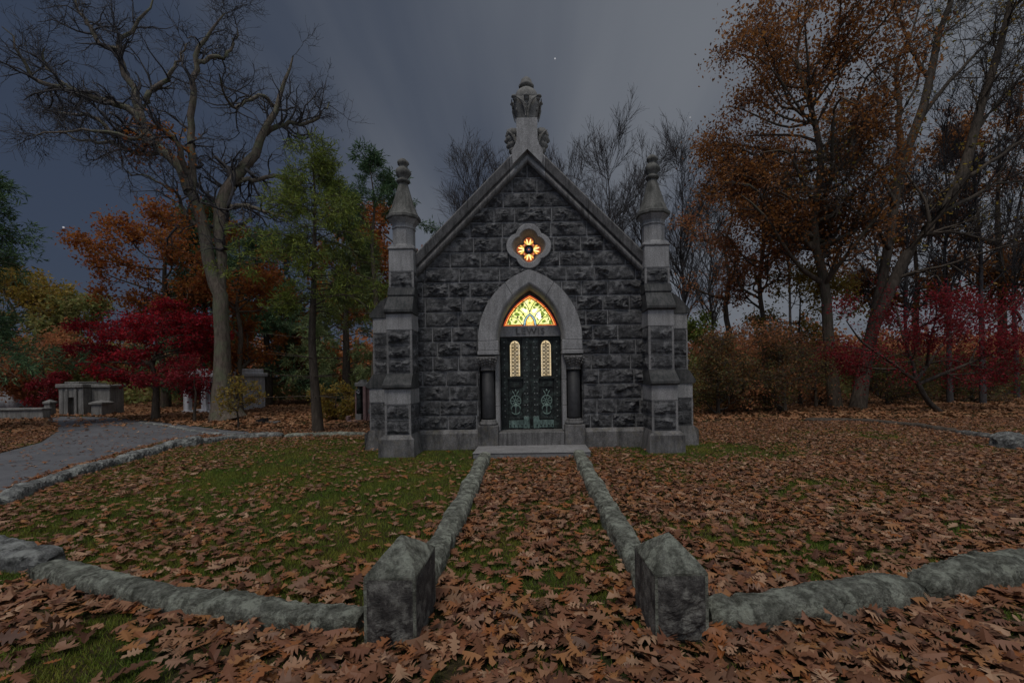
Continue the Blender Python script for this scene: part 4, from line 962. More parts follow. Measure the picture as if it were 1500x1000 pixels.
def deciduous(name, px, py, Yd, label, top, rx, z0, seed, barkm, leafm, nleaf, lsize, r0, lean=0., nl=14, sub=(7, 5), ln=(.5, .25), jit=.12, up=.03, group=None, ry=None, ang=.8, wide=.55, cat='tree', stem=.9, bias=.5, wander=.22, lo=.25, cx=0., flat=1.):
    """trunk at ground pixel column px and distance Yd; crown an uneven ellipsoid of half-width rx from z0 to top, clustered round its limbs"""
    rg = np.random.default_rng(seed); b = W(px, py, Yd); b[2] = 0; ry = ry or rx; H = top
    tp = [b + V3(0, 0, -.05)] + [b + V3(lean * t * H + rg.normal(0, .02 * H) * t, rg.normal(0, .02 * H) * t, t * H * stem) for t in (.15, .3, .45, .6, .75, .9, 1.)]
    tr = [r0 * 1.35, r0, r0 * .88, r0 * .75, r0 * .6, r0 * .45, r0 * .28, r0 * .12]
    T, TR = resample(tp, tr, 16); Ps = []; Rs = []
    cc = b + V3(cx + lean * H * .7, 0, (z0 + top) / 2); rz = (top - z0) / 2
    for k in range(nl):
        u = rg.normal(size=3); u /= np.linalg.norm(u); u *= rg.uniform(.6, 1.02) ** bias; tgt = cc + u * V3(rx, ry, rz)
        h = np.clip((tgt[2] - rg.uniform(.2, .55) * rz) / (H * stem), lo, .93); i = h * 15; i0 = int(i); s = T[i0] * (1 - i + i0) + T[min(i0 + 1, 15)] * (i - i0); rs = np.interp(i, range(16), TR) * .62
        m1 = s + (tgt - s) * .35 + V3(*rg.normal(0, .06 * rx, 3)) - V3(0, 0, .04 * rz); m2 = s + (tgt - s) * .7 + V3(*rg.normal(0, .08 * rx, 3)) + V3(0, 0, .05 * rz)
        a, c = resample([s, m1, m2, tgt], [rs, rs * .7, rs * .45, rs * .15], 10); Ps.append(a); Rs.append(c)
    P1, R1 = np.stack(Ps), np.stack(Rs)
    a1, b1 = grow(rg, P1, R1, sub[0], ln[0] * rx, ang, wander, up, 6, .2, .55, .008); a1[..., 2] = a1[:, :1, 2] + flat * (a1[..., 2] - a1[:, :1, 2]); a2, b2 = grow(rg, a1, b1, sub[1], ln[1] * rx, ang, wander, up, 5, .15, .6, .006)
    a2[..., 2] = a2[:, :1, 2] + flat * (a2[..., 2] - a2[:, :1, 2])
    lv = [leaves(rg, a2, nleaf, lsize, jit, wide, .3)] if nleaf else None
    return make_tree(name, (b[0], b[1], 0), label, cat, [(T[None], TR[None], 10), (P1, R1, 6), (a1, b1, 4), (a2, b2, 3)], lv, barkm, leafm, group)

def conifer(name, px, Yd, label, top, z0, rbot, seed, leafm, nleaf, nlen, r0=.12, nb=60, tiers=1., droop=.12, group=None, lean=0., upper=.15, barkm='bark_dark', wide=.16, jit=.05, irreg=.25, cat='tree', dead=0):
    rg = np.random.default_rng(seed); b = W(px, 610, Yd); b[2] = 0
    tp = [b + V3(lean * t * top + (rg.normal(0, .01) * top if t > 0 else 0), 0, t * top - .05) for t in np.linspace(0, 1, 7)]; T, TR = resample(tp, [r0 * 1.3] + [r0 * (1 - t) + .01 for t in np.linspace(.12, 1, 6)], 16)
    Ps = []; Rs = []
    for k in range(nb):
        u = (k + rg.random()) / nb; z = z0 + (top - z0) * u ** .92; ln = (rbot * (1 - u) ** tiers + upper) * rg.uniform(1 - irreg * 1.6, 1 + irreg)
        i = z / top * 15; i0 = min(int(i), 14); s = T[i0] * (1 - i + i0) + T[i0 + 1] * (i - i0); az = rg.uniform(0, 2 * math.pi); d = V3(math.cos(az), math.sin(az), 0)
        e = s + d * ln + V3(0, 0, -droop * ln + .1 * ln * u); m = s + d * ln * .5 + V3(0, 0, .06 * ln); a, c = resample([s, m, e], [max(.012, r0 * .22 * (1 - u)), .012, .005], 8); Ps.append(a); Rs.append(c)
    P1, R1 = np.stack(Ps), np.stack(Rs); a1, b1 = grow(rg, P1, R1, 9, .42 * rbot, .8, .18, -.03, 5, .25, .6, .005); a1[..., 2] = a1[..., 2] * .6 + a1[:, :1, 2] * .4
    a2, b2 = grow(rg, a1, b1, 4, .2 * rbot, .7, .15, .0, 4, .2, .6, .004)
    woods = [(T[None], TR[None], 10), (P1, R1, 5), (a1, b1, 3), (a2, b2, 3)]
    if dead:
        D = []; E = []
        for k in range(dead):
            z = z0 * rg.uniform(.35, 1.); i = z / top * 15; i0 = int(i); s = T[i0]; az = rg.uniform(0, 6.28); d = V3(math.cos(az), math.sin(az), rg.uniform(-.1, .25)); a, c = resample([s, s + d * .5, s + d * rg.uniform(.8, 1.5)], [.015, .01, .004], 8); D.append(a); E.append(c)
        woods.append((np.stack(D), np.stack(E), 4))
    return make_tree(name, (b[0], b[1], 0), label, cat, woods, [leaves(rg, a2, nleaf, nlen, jit, wide, .15, .0, 1.2)], barkm, leafm, group)

# ---- left of the mausoleum
conifer('green_pine', 466, 12.2, 'slender bright green pine with bare lower trunk standing alone on the leafy bank', 7.85, 3.3, 1.75, 5, 'leaf_pine', 17000, .14, .12, 70, .85, .15, lean=-.012, irreg=.5, dead=18, upper=.28)
deciduous('red_maple', 228, 608, 16.8, 'spreading crimson maple beside the small grey tomb', 4.55, 2.75, 1.5, 12, 'bark_dark', 'leaf_red', 20000, .10, .12, nl=34, ry=1.8, sub=(10, 6), ln=(.42, .2), up=-.02, jit=.07, flat=.22, lo=.15, cx=-.15, stem=.75)
deciduous('pink_maple', 285, 600, 15.6, 'low magenta maple bough drooping before the pillared tomb', 2.5, 1.0, 1.0, 13, 'bark_dark', 'leaf_pinkred', 3600, .10, .05, nl=9, sub=(6, 5), ln=(.6, .3), flat=.3, up=-.03, lo=.2, cx=-.9, stem=.7)
deciduous('orange_tree', 243, 600, 24., 'tall orange-brown tree rising behind the crimson maple', 11.2, 3.6, 4.2, 14, 'bark_brown', 'leaf_orange', 17000, .17, .2, nl=22, sub=(7, 5), ln=(.32, .18), jit=.22, cx=.0, up=.08)
deciduous('rust_tree', 352, 600, 19., 'rusty-leaved tree tucked behind the great oak trunk', 8.6, 2.0, 1.6, 15, 'bark_brown', 'leaf_orange', 9000, .16, .12, nl=18, sub=(7, 5), ln=(.35, .2), jit=.14)
conifer('dark_pine', 300, 25., 'dark evergreen behind the great oak and its rusty neighbour', 11.6, 1.2, 3.0, 16, 'leaf_dkpine', 22000, .3, .2, 70, .75, .2, irreg=.45)
conifer('dark_pine', 392, 24., 'dark evergreen between the great oak and the slender green pine', 9.2, 1.0, 3.0, 17, 'leaf_dkpine', 22000, .3, .2, 70, .7, .2, irreg=.45)
conifer('edge_pine', -70, 13.5, 'dark pine whose boughs reach in from the edge of the picture', 8.2, 1.6, 2.7, 18, 'leaf_dkpine', 20000, .2, .2, 52, .6, .12, irreg=.5)
conifer('tall_pine', 551, 17.5, 'tall thin pine with a tufted dark top beside the pinnacle', 10.1, 6.9, 1.4, 19, 'leaf_dkpine', 9000, .2, .15, 26, .5, .0, irreg=.5, barkm='bark_brown', dead=14, upper=.5)
deciduous('orange_tree', 585, 600, 22., 'bright orange tree behind the tall thin pine', 11.3, 3.0, 4.0, 20, 'bark_brown', 'leaf_orange', 15000, .19, .16, nl=18, sub=(7, 5), ln=(.35, .2), jit=.16, cx=-.6)
deciduous('orange_tree', 470, 600, 27., 'low glowing orange tree in the gap beside the slender pine', 8.0, 3.2, 1.2, 21, 'bark_dark', 'leaf_orange', 14000, .2, .2, nl=16, sub=(7, 5), ln=(.35, .2), jit=.18)
conifer('weeping_pine', 512, 18.5, 'pale weeping evergreen with drooping sprays and a dark trunk', 7.6, 1.4, 1.5, 22, 'leaf_weep', 16000, .22, .18, 44, .4, .75, irreg=.4, upper=.5)
deciduous('leafy_shrub', 349, 617, 13.6, 'thin multi-stemmed shrub with sparse olive leaves before the pale tomb', 1.65, .72, .55, 23, 'bark_dark', 'leaf_yellow', 1100, .085, .028, nl=14, sub=(5, 4), ln=(.4, .25), jit=.05, lo=.02, cat='shrub', stem=.8)
deciduous('leafy_shrub', 492, 604, 15.5, 'round yellow-green bush near the pink tomb', 1.35, .85, .2, 24, 'bark_dark', 'leaf_yellow', 3800, .1, .03, nl=14, sub=(6, 4), ln=(.4, .25), jit=.07, lo=.02, cat='shrub', stem=.7)
deciduous('yellow_tree', 10, 600, 27., 'dull yellow tree behind the low white wall', 8.5, 4., 1.2, 25, 'bark_brown', 'leaf_yellow', 12000, .22, .2, nl=18, sub=(7, 5), ln=(.35, .2), jit=.2)
deciduous('olive_tree', 112, 600, 28., 'dark olive tree rising behind the small grey tomb', 7.4, 2.8, .4, 26, 'bark_dark', 'leaf_olive', 14000, .22, .2, nl=20, sub=(7, 5), ln=(.35, .2), jit=.2, lo=.1)
deciduous('rust_tree', 62, 600, 24., 'low reddish-brown tree beside the pale boulder', 4.3, 2.4, .4, 27, 'bark_dark', 'leaf_brown', 8000, .2, .1, nl=16, sub=(7, 5), ln=(.35, .2), jit=.18, lo=.1)
deciduous('red_shrub', 74, 600, 21.5, 'small red bush just left of the grey tomb', 1.9, .8, .3, 28, 'bark_dark', 'leaf_pinkred', 2200, .12, .03, nl=10, sub=(6, 4), ln=(.4, .25), jit=.1, lo=.05, cat='shrub', stem=.7)

# ---- behind the roof: bare upright crowns
def bare(px, Yd, top, spread, seed, label, r0=.13, lean=0., z0=.3, group='bare trees behind the mausoleum', n1=52):
    rg = np.random.default_rng(seed); b = W(px, 600, Yd); b[2] = 0
    T, TR = resample([b + V3(lean * t * top + rg.normal(0, .012) * top * t, rg.normal(0, .01) * top * t, t * top) for t in np.linspace(0, 1, 7)], [r0 * 1.3] + [r0 * (1 - t) + .012 for t in np.linspace(.15, 1, 6)], 18)
    a0, b0 = grow(rg, T[None], TR[None], n1, spread * 1.4, .62, .1, .06, 9, z0, .55, .014, .8); a1, b1 = grow(rg, a0, b0, 9, spread * .6, .55, .14, .07, 6, .15, .6, .011); a2, b2 = grow(rg, a1, b1, 6, spread * .28, .5, .14, .05, 4, .15, .6, .010)
    return make_tree('bare_tree', (b[0], b[1], 0), label, 'tree', [(T[None], TR[None], 8), (a0, b0, 5), (a1, b1, 4), (a2, b2, 3)], None, 'bark_twig', None, group)
for px, yd, top, sp, sd, lab in ((690, 30, 15.5, 3.4, 31, 'bare tree showing over the roof slope between the gable finial and tall thin pine'),
                                 (735, 33, 15.6, 3.2, 32, 'bare tree directly behind the gable finial'), (828, 31, 15.0, 3.4, 33, 'hazy bare tree just past the gable finial on the roof slope'),
                                 (896, 28, 14.4, 3.6, 34, 'tallest bare tree over the roof, between finial and far pinnacle'), (943, 32, 16.0, 3.2, 35, 'bare tree close beside the far pinnacle, roof side'),
                                 (1003, 29, 15.2, 3.4, 36, 'bare upright tree just outside the far pinnacle'), (1045, 33, 15.2, 3.2, 37, 'bare tree between the far pinnacle and the russet oak')):
    bare(px, yd, top, sp, sd, lab)

# ---- right of the mausoleum
deciduous('russet_oak', 1224, 605, 17.2, 'tall russet-leaved oak towering over the woods edge', 17.5, 3.9, 5.6, 41, 'bark_brown', 'leaf_oak', 36000, .135, .2, nl=60, sub=(9, 5), ln=(.3, .17), jit=.24, cx=-.75, lo=.3, lean=-.055, up=.0)
deciduous('russet_oak', 1120, 600, 20., 'smaller russet oak leaning out beside the far pinnacle', 13.2, 2.6, 5.0, 42, 'bark_brown', 'leaf_brown', 7500, .15, .12, nl=30, sub=(7, 5), ln=(.35, .2), jit=.18, cx=-.3)
rg = np.random.default_rng(103)
limbs = [[(1254, 612, 14, 0), (1258, 590, 11.5, 0), (1268, 530, 10, 0), (1282, 465, 8.5, 0), (1292, 410, 7.5, 0), (1301, 365, 7), (1310, 300, 6.6), (1322, 235, 7), (1345, 180, 6.5), (1362, 120, 6), (1372, 60, 5), (1392, 5, 4), (1400, -60, 3), (1420, -140, 1.2, 1.)],
         [(1263, 545, 5, 0), (1278, 490, 8, 0), (1300, 428, 9, -.1), (1322, 385, 9, -.2), (1348, 345, 8.6, -.3), (1378, 310, 8), (1408, 265, 8), (1425, 200, 7), (1442, 140, 6), (1462, 75, 5.2), (1480, 10, 4), (1500, -70, 2), (1520, -130, 1., -1.)],
         [(1322, 235, 5, .6), (1318, 180, 4.4), (1314, 90, 3), (1330, 60, 2), (1345, 20, 1.4), (1350, -30, .8, 1.)],
         [(1314, 180, 3, .8), (1340, 130, 2), (1360, 70, 1.6), (1395, 40, 1.3), (1440, 5, .8, 2)],
         [(1408, 265, 4, -.4), (1440, 245, 3), (1480, 218, 2.4), (1520, 190, 1.4), (1580, 170, .8, -1.)],
         [(1378, 310, 4, -.2), (1420, 290, 3), (1470, 268, 2.2), (1530, 262, 1.4), (1600, 250, .8, 1.)],
         [(1345, 180, 4, .7), (1390, 120, 3), (1440, 70, 2), (1490, 25, 1.4), (1540, -10, .8, 2.)],
         [(1303, 365, 4, 0), (1280, 330, 2.4), (1240, 300, 1.6), (1205, 275, 1., -1.)],
         [(1310, 300, 3, .3), (1290, 255, 2), (1262, 215, 1.4), (1258, 170, .9, 1.)],
         [(1362, 120, 3.4, .8), (1330, 60, 2.4), (1310, 10, 1.6), (1290, -30, .8, 1.5)],
         [(1425, 200, 3.5, -.4), (1462, 150, 2.4), (1500, 110, 1.4), (1560, 90, .8, -1.)],
         [(1348, 345, 3, 0), (1400, 340, 2.4), (1450, 352, 1.8), (1500, 345, 1.2), (1560, 350, .7, 1)]]
P0, R0 = traced(limbs, 16.6, rg, 16, 1.4); R0 = R0 * .86; P0[1:] += rg.normal(0, .02, P0[1:].shape)
a1, b1 = grow(rg, P0[1:], R0[1:], 14, 3.2, .75, .16, .03, 8, .2, .36, .012); a2, b2 = grow(rg, a1, b1, 8, 1.4, .75, .18, .02, 6, .15, .6, .010); a3, b3 = grow(rg, a2, b2, 5, .65, .7, .2, .02, 4, .15, .6, .008)
ivy = leaves(rg, grow(rg, P0[:2], R0[:2], 40, .5, 1.4, .2, 0, 4, .12)[0], 500, .13, .08, .7)
make_tree('twin_tree', G(1256, 608), 'leaning double-stemmed bare tree with yellow leaves clinging to its dark trunk', 'tree', [(P0[:1], R0[:1], 12), (P0[1:], R0[1:], 8), (a1, b1, 5), (a2, b2, 4), (a3, b3, 3)], [ivy, leaves(rg, a3, 1500, .12, .1, .6)], 'bark_dark', 'leaf_yellow')
deciduous('slim_tree', 1072, 600, 21., 'slim pale-barked tree forking behind the brown thicket', 11.0, 2.6, 5.2, 43, 'bark_brown', 'leaf_brown', 2600, .15, .15, nl=12, sub=(7, 5), ln=(.4, .22), jit=.15)
deciduous('yellow_tree', 1172, 600, 19.5, 'thin yellow-olive tree before the russet oak', 5.9, 2.1, 2.6, 44, 'bark_dark', 'leaf_yellow', 5200, .14, .08, nl=16, sub=(7, 5), ln=(.35, .2), jit=.15)
for px, yd, top, rx, sd, nl_, lm, lab in ((1052, 15.2, 2.7, 1.3, 45, 5200, 'leaf_mixed', 'ragged brown and olive thicket against the mausoleum side buttress'), (1098, 16.2, 3.5, 1.7, 61, 6800, 'leaf_brown', 'tallest russet-brown thicket with crooked dark stems near the mausoleum'),
                                          (1150, 15.6, 2.5, 1.5, 62, 5000, 'leaf_mixed', 'low yellowish-brown thicket between the tallest thicket and the russet oak trunk'), (1196, 17.5, 3.2, 1.6, 46, 5000, 'leaf_brown', 'dull brown thicket between the russet oak and the twin tree'),
                                          (1300, 18.5, 2.4, 1.8, 63, 4500, 'leaf_mixed', 'scrubby mixed thicket behind the crooked crimson tree'), (1425, 19., 2.2, 2.0, 64, 4500, 'leaf_mixed', 'scrubby brown thicket among the slim trunks at the end of the woods')):
    deciduous('brown_thicket', px, 606, yd, lab, top, rx, .15, sd, 'bark_dark', lm, nl_, .095, .06, nl=18, sub=(10, 6), ln=(.7, .35), jit=.13, lo=.06, cat='shrub', stem=.7, ry=1.3, bias=1.1, wander=.3, flat=.6, group='brown thickets along the woods edge')
rg = np.random.default_rng(104)
limbs = [[(1392, 619, 7, 0), (1378, 604, 5.4, 0), (1360, 588, 5, 0), (1347, 566, 4.8, 0), (1342, 556, 4.4, 0)], [(1342, 558, 4.4, 0), (1318, 540, 3.4), (1290, 520, 2.8), (1262, 500, 2), (1240, 470, 1, -1.)], [(1342, 558, 4.4, 0), (1358, 535, 3.6), (1380, 505, 2.8), (1405, 480, 2), (1425, 452, 1, 1.)],
         [(1346, 562, 4, 0), (1380, 548, 3.4), (1420, 532, 2.6), (1460, 515, 1.8), (1510, 495, 1, -.6)], [(1342, 556, 3.6, 0), (1335, 525, 3), (1322, 490, 2.2), (1315, 460, 1.6), (1308, 438, 1, .6)], [(1380, 548, 3, -.1), (1420, 548, 2.4), (1470, 540, 1.6), (1520, 540, 1, .8)], [(1318, 540, 2.6, 0), (1285, 540, 2), (1250, 532, 1.4), (1225, 520, .8, .9)], [(1358, 535, 3, .2), (1362, 500, 2), (1370, 470, 1.4), (1372, 445, .8, -1.1)], [(1420, 532, 2, -.3), (1440, 490, 1.6), (1470, 460, 1.2), (1490, 440, .8, .3)]]
P0, R0 = traced(limbs, 15., rg, 12, .8); R0 = R0 * .72; a1, b1 = grow(rg, P0[1:], R0[1:], 12, 1.4, .8, .22, .02, 6, .2, .5, .008); a2, b2 = grow(rg, a1, b1, 6, .55, .8, .22, .02, 5, .1, .6, .006)
make_tree('red_crabapple', G(1392, 616), 'crooked low tree with leaning stem and scattered crimson leaves at the woods edge', 'tree', [(P0[:1], R0[:1], 10), (P0[1:], R0[1:], 7), (a1, b1, 4), (a2, b2, 3)], [leaves(rg, a2, 15000, .08, .16, .6)], 'bark_dark', 'leaf_pinkred')
for px, yd, top, sp, sd, lab in ((1392, 18.5, 12., 2.2, 51, 'slim dark trunk standing just behind the crooked crimson tree'), (1440, 18., 13., 2.4, 52, 'straight dark trunk among crimson twigs at the woods edge'), (1330, 22, 12., 2.4, 53, 'thin bare tree seen between the twin stems'), (1490, 21, 13., 2.6, 54, 'bare tree at the far end of the woods edge'), (1285, 24, 13.5, 2.6, 55, 'bare tree in the gap beside the russet oak'), (1160, 26, 13.5, 2.6, 56, 'bare tree deep behind the yellow-olive tree')):
    bare(px, yd, top, sp, sd, lab, r0=.09, group='bare trees in the woods', n1=30)
deciduous('russet_tree', 1470, 600, 23., 'brown-leaved tree filling the end of the woods', 15.5, 4.8, 5.0, 57, 'bark_brown', 'leaf_oak', 14000, .2, .2, nl=22, sub=(7, 5), ln=(.35, .2), jit=.2)
deciduous('russet_tree', 1345, 600, 25., 'russet tree behind the twin tree fork', 11.5, 4.6, 4.5, 58, 'bark_brown', 'leaf_oak', 10000, .2, .2, nl=20, sub=(7, 5), ln=(.35, .2), jit=.2)
deciduous('green_shrub', 1026, 600, 22., 'small lime green shrub peeping past the buttress', 4.6, 1.0, 2.6, 59, 'bark_dark', 'leaf_pine', 1800, .16, .05, nl=9, sub=(6, 4), ln=(.4, .25), jit=.12, cat='shrub')
# far woods: one soft mass behind everything
rg = np.random.default_rng(77)
def bank(x0, x1, y0, y1, hmax, n, size, seed):
    x = rg.uniform(x0, x1, n); y = rg.uniform(y0, y1, n); h = hmax * (.35 + .9 * fbm(x, y, .22, seed)); z = h * rg.random(n) ** .75
    lump = fbm(x + z * .7, y - z, .9, seed + 3); k = lump > .42
    P = np.stack((np.stack((x, y, z), -1)[k], np.stack((x, y, z + .3), -1)[k]), 1); return leaves(rg, P, int(n * .8), size, .15, .6)
stuff('distant_woods', [bank(-46, -7, 31, 42, 5.5, 26000, .42, 3), bank(5, 50, 30, 44, 4.4, 30000, .42, 4)], M['leaf_brown'], 'far brown woods behind all the trees', 'woods')
stuff('undergrowth', [bank(-28, -6, 25, 30, 2.0, 9000, .26, 6), bank(4.5, 32, 21, 29, 2.3, 22000, .24, 8), bank(3.6, 8.5, 17, 21, 1.6, 5000, .16, 9)], M['leaf_olive'], 'tangled olive undergrowth at the foot of the woods', 'undergrowth')
# ================================================================ other tombs and stones
def grey_tomb():
    b = G(128, 608); Y = b[1]; k = Y / F; root = thing('grey_tomb', (b[0], Y, 0), 'low flat-roofed grey stone tomb with narrow dark doorway', 'tomb')
    x = lambda px: W(px, 590, Y)[0]; z = lambda py: W(110, py, Y)[2]
    xl, xm, xr = x(86), x(122), x(150); zt = z(568)
    T = lambda a, o, h: (a, Y + o, h)
    mb = MB()
    for a0, a1 in ((xl, x(99)), (x(112), xm)): mb.box(a0, a1, Y, Y + 1.0, 0, zt, ch=.02)
    mb.box(x(99), x(112), Y + .18, Y + 1.0, 0, zt - .01); mb.box(x(99) - .01, x(112) + .01, Y - .02, Y + .19, z(582), zt + .003, ch=.015)
    mb.box(xm + .004, xr, Y + .35, Y + 1.05, 0, zt - .02, ch=.02); mb.build('wall', M['greyvault'], root)
    mb = MB(); mb.box(x(103.5), x(111.5), Y + .165, Y + .178, 0, z(582)); mb.build('doorway', M['lead'], root)
    mb = MB(); mb.box(xl - .08, xm + .05, Y - .09, Y + 1.08, zt + .004, z(562), ch=.03); mb.box(xm + .054, xr + .08, Y + .27, Y + 1.12, zt - .018, z(564), ch=.03); mb.box(x(96), x(118), Y - .05, Y + .9, z(562) + .003, z(559), ch=.02)
    mb.build('cornice', M['greyvault'], root)
    mb = MB()
    for c in (99, 112): mb.box(x(c) - .06, x(c) + .06, Y - .06, Y - .003, 0, zt - .05, ch=.012)
    for c in (90, 120): mb.box(x(c) - .09, x(c) + .09, Y - .03, Y - .004, .02, zt - .03, ch=.01)
    mb.build('pilaster', M['greyvault'], root)
grey_tomb()
def pier(px0, px1, py, ytop, label):
    b = G((px0 + px1) / 2, py); Y = b[1]; hw = (px1 - px0) / 2 * Y / F; h = W(px0, ytop, Y)[2]
    root = thing('stone_pier', (b[0], Y, 0), label, 'stone pier', 'stone piers before the grey tomb')
    mb = MB(); mb.box(b[0] - hw, b[0] + hw, Y, Y + 2 * hw, 0, h * .72, ch=.02); mb.build('shaft', M['greyvault'], root)
    mb = MB(); c = hw * 1.25; mb.box(b[0] - c, b[0] + c, Y - .25 * hw, Y + 2.25 * hw, h * .722, h * .84, ch=.015)
    mb.add([(b[0] - c, Y - .25 * hw, h * .842), (b[0] + c, Y - .25 * hw, h * .842), (b[0] + c, Y + 2.25 * hw, h * .842), (b[0] - c, Y + 2.25 * hw, h * .842), (b[0], Y + hw, h)], [(0, 1, 4), (1, 2, 4), (2, 3, 4), (3, 0, 4), (0, 3, 2, 1)]); mb.build('cap', M['greyvault'], root)
pier(64, 73, 609, 585, 'short capped stone pier at the end of the low white wall'); pier(133, 149, 609, 586, 'short capped stone pier in front of the grey tomb doorway corner')
b = G(38, 614); mb = MB(); Y = b[1]; x0, x1 = W(10, 614, Y)[0], W(63, 610, Y)[0]
mb.box(x0 - 2.5, x1, Y, Y + .3, 0, .36, ch=.02); mb.box(x0 - 2.55, x1 + .02, Y - .05, Y + .35, .364, .45, ch=.02)
setp(mb.build('low_wall', M['greyvault'], None, loc=(b[0], Y, 0)), 'low white stone wall with dark coping beside the road', 'wall')
mb = MB(); b = W(38, 572, 25.); vs = []; n = 26
mb.lathe((b[0], 25., 0), [(1.25, 0), (1.3, .5), (1.15, 1.1), (.8, 1.55), (.3, 1.8), (.02, 1.85)], 30, sy=.8); mb.v = displace(mb.v, .28, 1.3, 4)
setp(mb.build('boulder', M['boulder'], None, smooth=True, loc=(b[0], 25., 0)), 'big pale grey boulder half hidden behind dark bushes', 'boulder')
# pale tomb behind the great oak: dark pillared porch on one side, blank white flank on the other
def pale_tomb():
    Y = 20.; root = thing('pale_tomb', (W(330, 600, Y)[0], Y, 0), 'pale classical tomb with dark pillared porch behind the great oak', 'tomb')
    x = lambda px: W(px, 590, Y)[0]; z = lambda py: W(330, py, Y)[2]; zt = z(552)
    mb = MB(); mb.box(x(316), x(341), Y, Y + 2.45, 0, zt, ch=.015); mb.box(x(270), x(316) - .004, Y + 1.2, Y + 2.45, 0, zt - .01); mb.build('wall', M['white'], root)
    mb = MB(); mb.box(x(268), x(344), Y - .14, Y + 2.55, zt + .004, z(546.5), ch=.02); mb.box(x(276), x(340), Y - .02, Y + 2.4, z(546.5) + .004, z(540), ch=.02); mb.build('cornice', M['white'], root)
    for c in (272, 298):
        mb = MB(); mb.box(x(c) - .12, x(c) + .12, Y, Y + .24, .0, zt, ch=.02); mb.build('column', M['white'], root)
    mb = MB(); mb.box(x(280), x(294), Y + 1.18, Y + 1.195, 0, zt * .85); mb.build('doorway', M['lead'], root)
    mb = MB(); mb.box(x(268), x(316) - .006, Y - .1, Y + 1.19, -.01, .1); mb.build('step', M['white'], root)
pale_tomb()
b = G(380, 621); root = thing('grave_marker', tuple(b), 'small dark slanted grave marker with pale flat base on the leafy bank', 'grave marker')
mb = MB(); mb.prism([(-.16, 0), (.16, 0), (.13, .19), (-.1, .13)], b[1], b[1] + .25, 'y'); mb.v = [(v[0] + b[0], v[1], v[2]) for v in mb.v]; mb.build('tablet', M['column'], root, bevel=.01)
mb = MB(); mb.box(b[0] + .1, b[0] + .5, b[1] + .05, b[1] + .5, -.01, .055, ch=.012); mb.build('base', M['greyvault'], root)
def pink_tomb():
    Y = 15.; x = lambda px: W(px, 590, Y)[0]; z = lambda py: W(528, py, Y)[2]
    root = thing('pink_tomb', (x(530), Y, 0), 'pink granite monument with dark bronze figure panel peeping past the mausoleum corner', 'monument')
    mb = MB(); mb.box(x(533), x(537.5), Y - .1, Y + .45, .06, z(566), ch=.015); mb.box(x(537.5) + .003, x(566), Y, Y + .45, .06, z(570), ch=.015); mb.box(x(519), x(524), Y + .05, Y + .45, .06, z(572), ch=.015); mb.build('pillar', M['pink'], root)
    mb = MB(); mb.box(x(521), x(568), Y - .08, Y + .5, z(566) + .003, z(560), ch=.015); mb.prism([(x(524), z(560) + .003), (x(533), z(560) + .003), (x(533), z(556)), (x(529), z(556))], Y, Y + .3); mb.build('cap', M['greyvault'], root)
    mb = MB(); mb.box(x(524) + .003, x(533) - .003, Y + .12, Y + .3, .06, z(566)); mb.build('niche', M['column'], root)
    mb = MB(); c = x(526); zb = z(606)
    mb.lathe((c, Y - .01, zb), [(.085, 0), (.09, .3), (.075, .5), (.1, .72), (.095, .8), (.035, .85), (.05, .9), (.055, .96), (.02, 1.02)], 16, sy=.7); mb.build('bronze_figure', M['bronze'], root, smooth=True)
    mb = MB(); zc = z(573.5); mb.tube([(c - .05, Y - .085, zc), (c + .04, Y - .085, zc + .06), (c + .04, Y - .085, zc - .06), (c - .05, Y - .085, zc)], .012, 5); mb.build('triangle_emblem', M['white'], root)
    mb = MB(); mb.box(c - .1, c + .1, Y - .1, Y + .08, .06, zb - .002, ch=.01); mb.build('pedestal', M['greyvault'], root)
    mb = MB(); mb.box(x(512), x(568), Y - .25, Y + .6, -.02, .056, ch=.012); mb.box(x(510), x(514), Y - .22, Y + .0, .06, .2, ch=.01); mb.build('base', M['pink'], root)
pink_tomb()

# ================================================================ sky and light
SUN_EL, SUN_AZ = R(64), R(203)                  # soft light through cloud, high behind the camera's shoulder
w = bpy.data.worlds.new('World'); scene.world = w; w.use_nodes = True; nt = w.node_tree; bg = nt.nodes['Background']
tc = nt.nodes.new('ShaderNodeTexCoord'); sep = nt.nodes.new('ShaderNodeSeparateXYZ'); nt.links.new(tc.outputs['Generated'], sep.inputs[0])
def mth(op, a, b=None, clamp=False):
    n = nt.nodes.new('ShaderNodeMath'); n.operation = op; n.use_clamp = clamp
    for s_, v_ in zip(n.inputs, (a, b)):
        if v_ is None: continue
        if isinstance(v_, (int, float)): s_.default_value = v_
        else: nt.links.new(v_, s_)
    return n.outputs[0]
sx, sy_, sz = sep.outputs
den = mth('ADD', mth('MAXIMUM', sz, 0.), .12); cxy = nt.nodes.new('ShaderNodeCombineXYZ'); nt.links.new(mth('DIVIDE', sx, den), cxy.inputs[0]); nt.links.new(mth('MULTIPLY', mth('DIVIDE', sy_, den), .16), cxy.inputs[1])
nz = nd(nt, 'ShaderNodeTexNoise', Scale=1.3, Detail=5, Roughness=.5); mp = nt.nodes.new('ShaderNodeMapping'); mp.inputs['Location'].default_value = (2.3, .7, .0); nt.links.new(cxy.outputs[0], mp.inputs[0]); nt.links.new(mp.outputs[0], nz.inputs['Vector'])
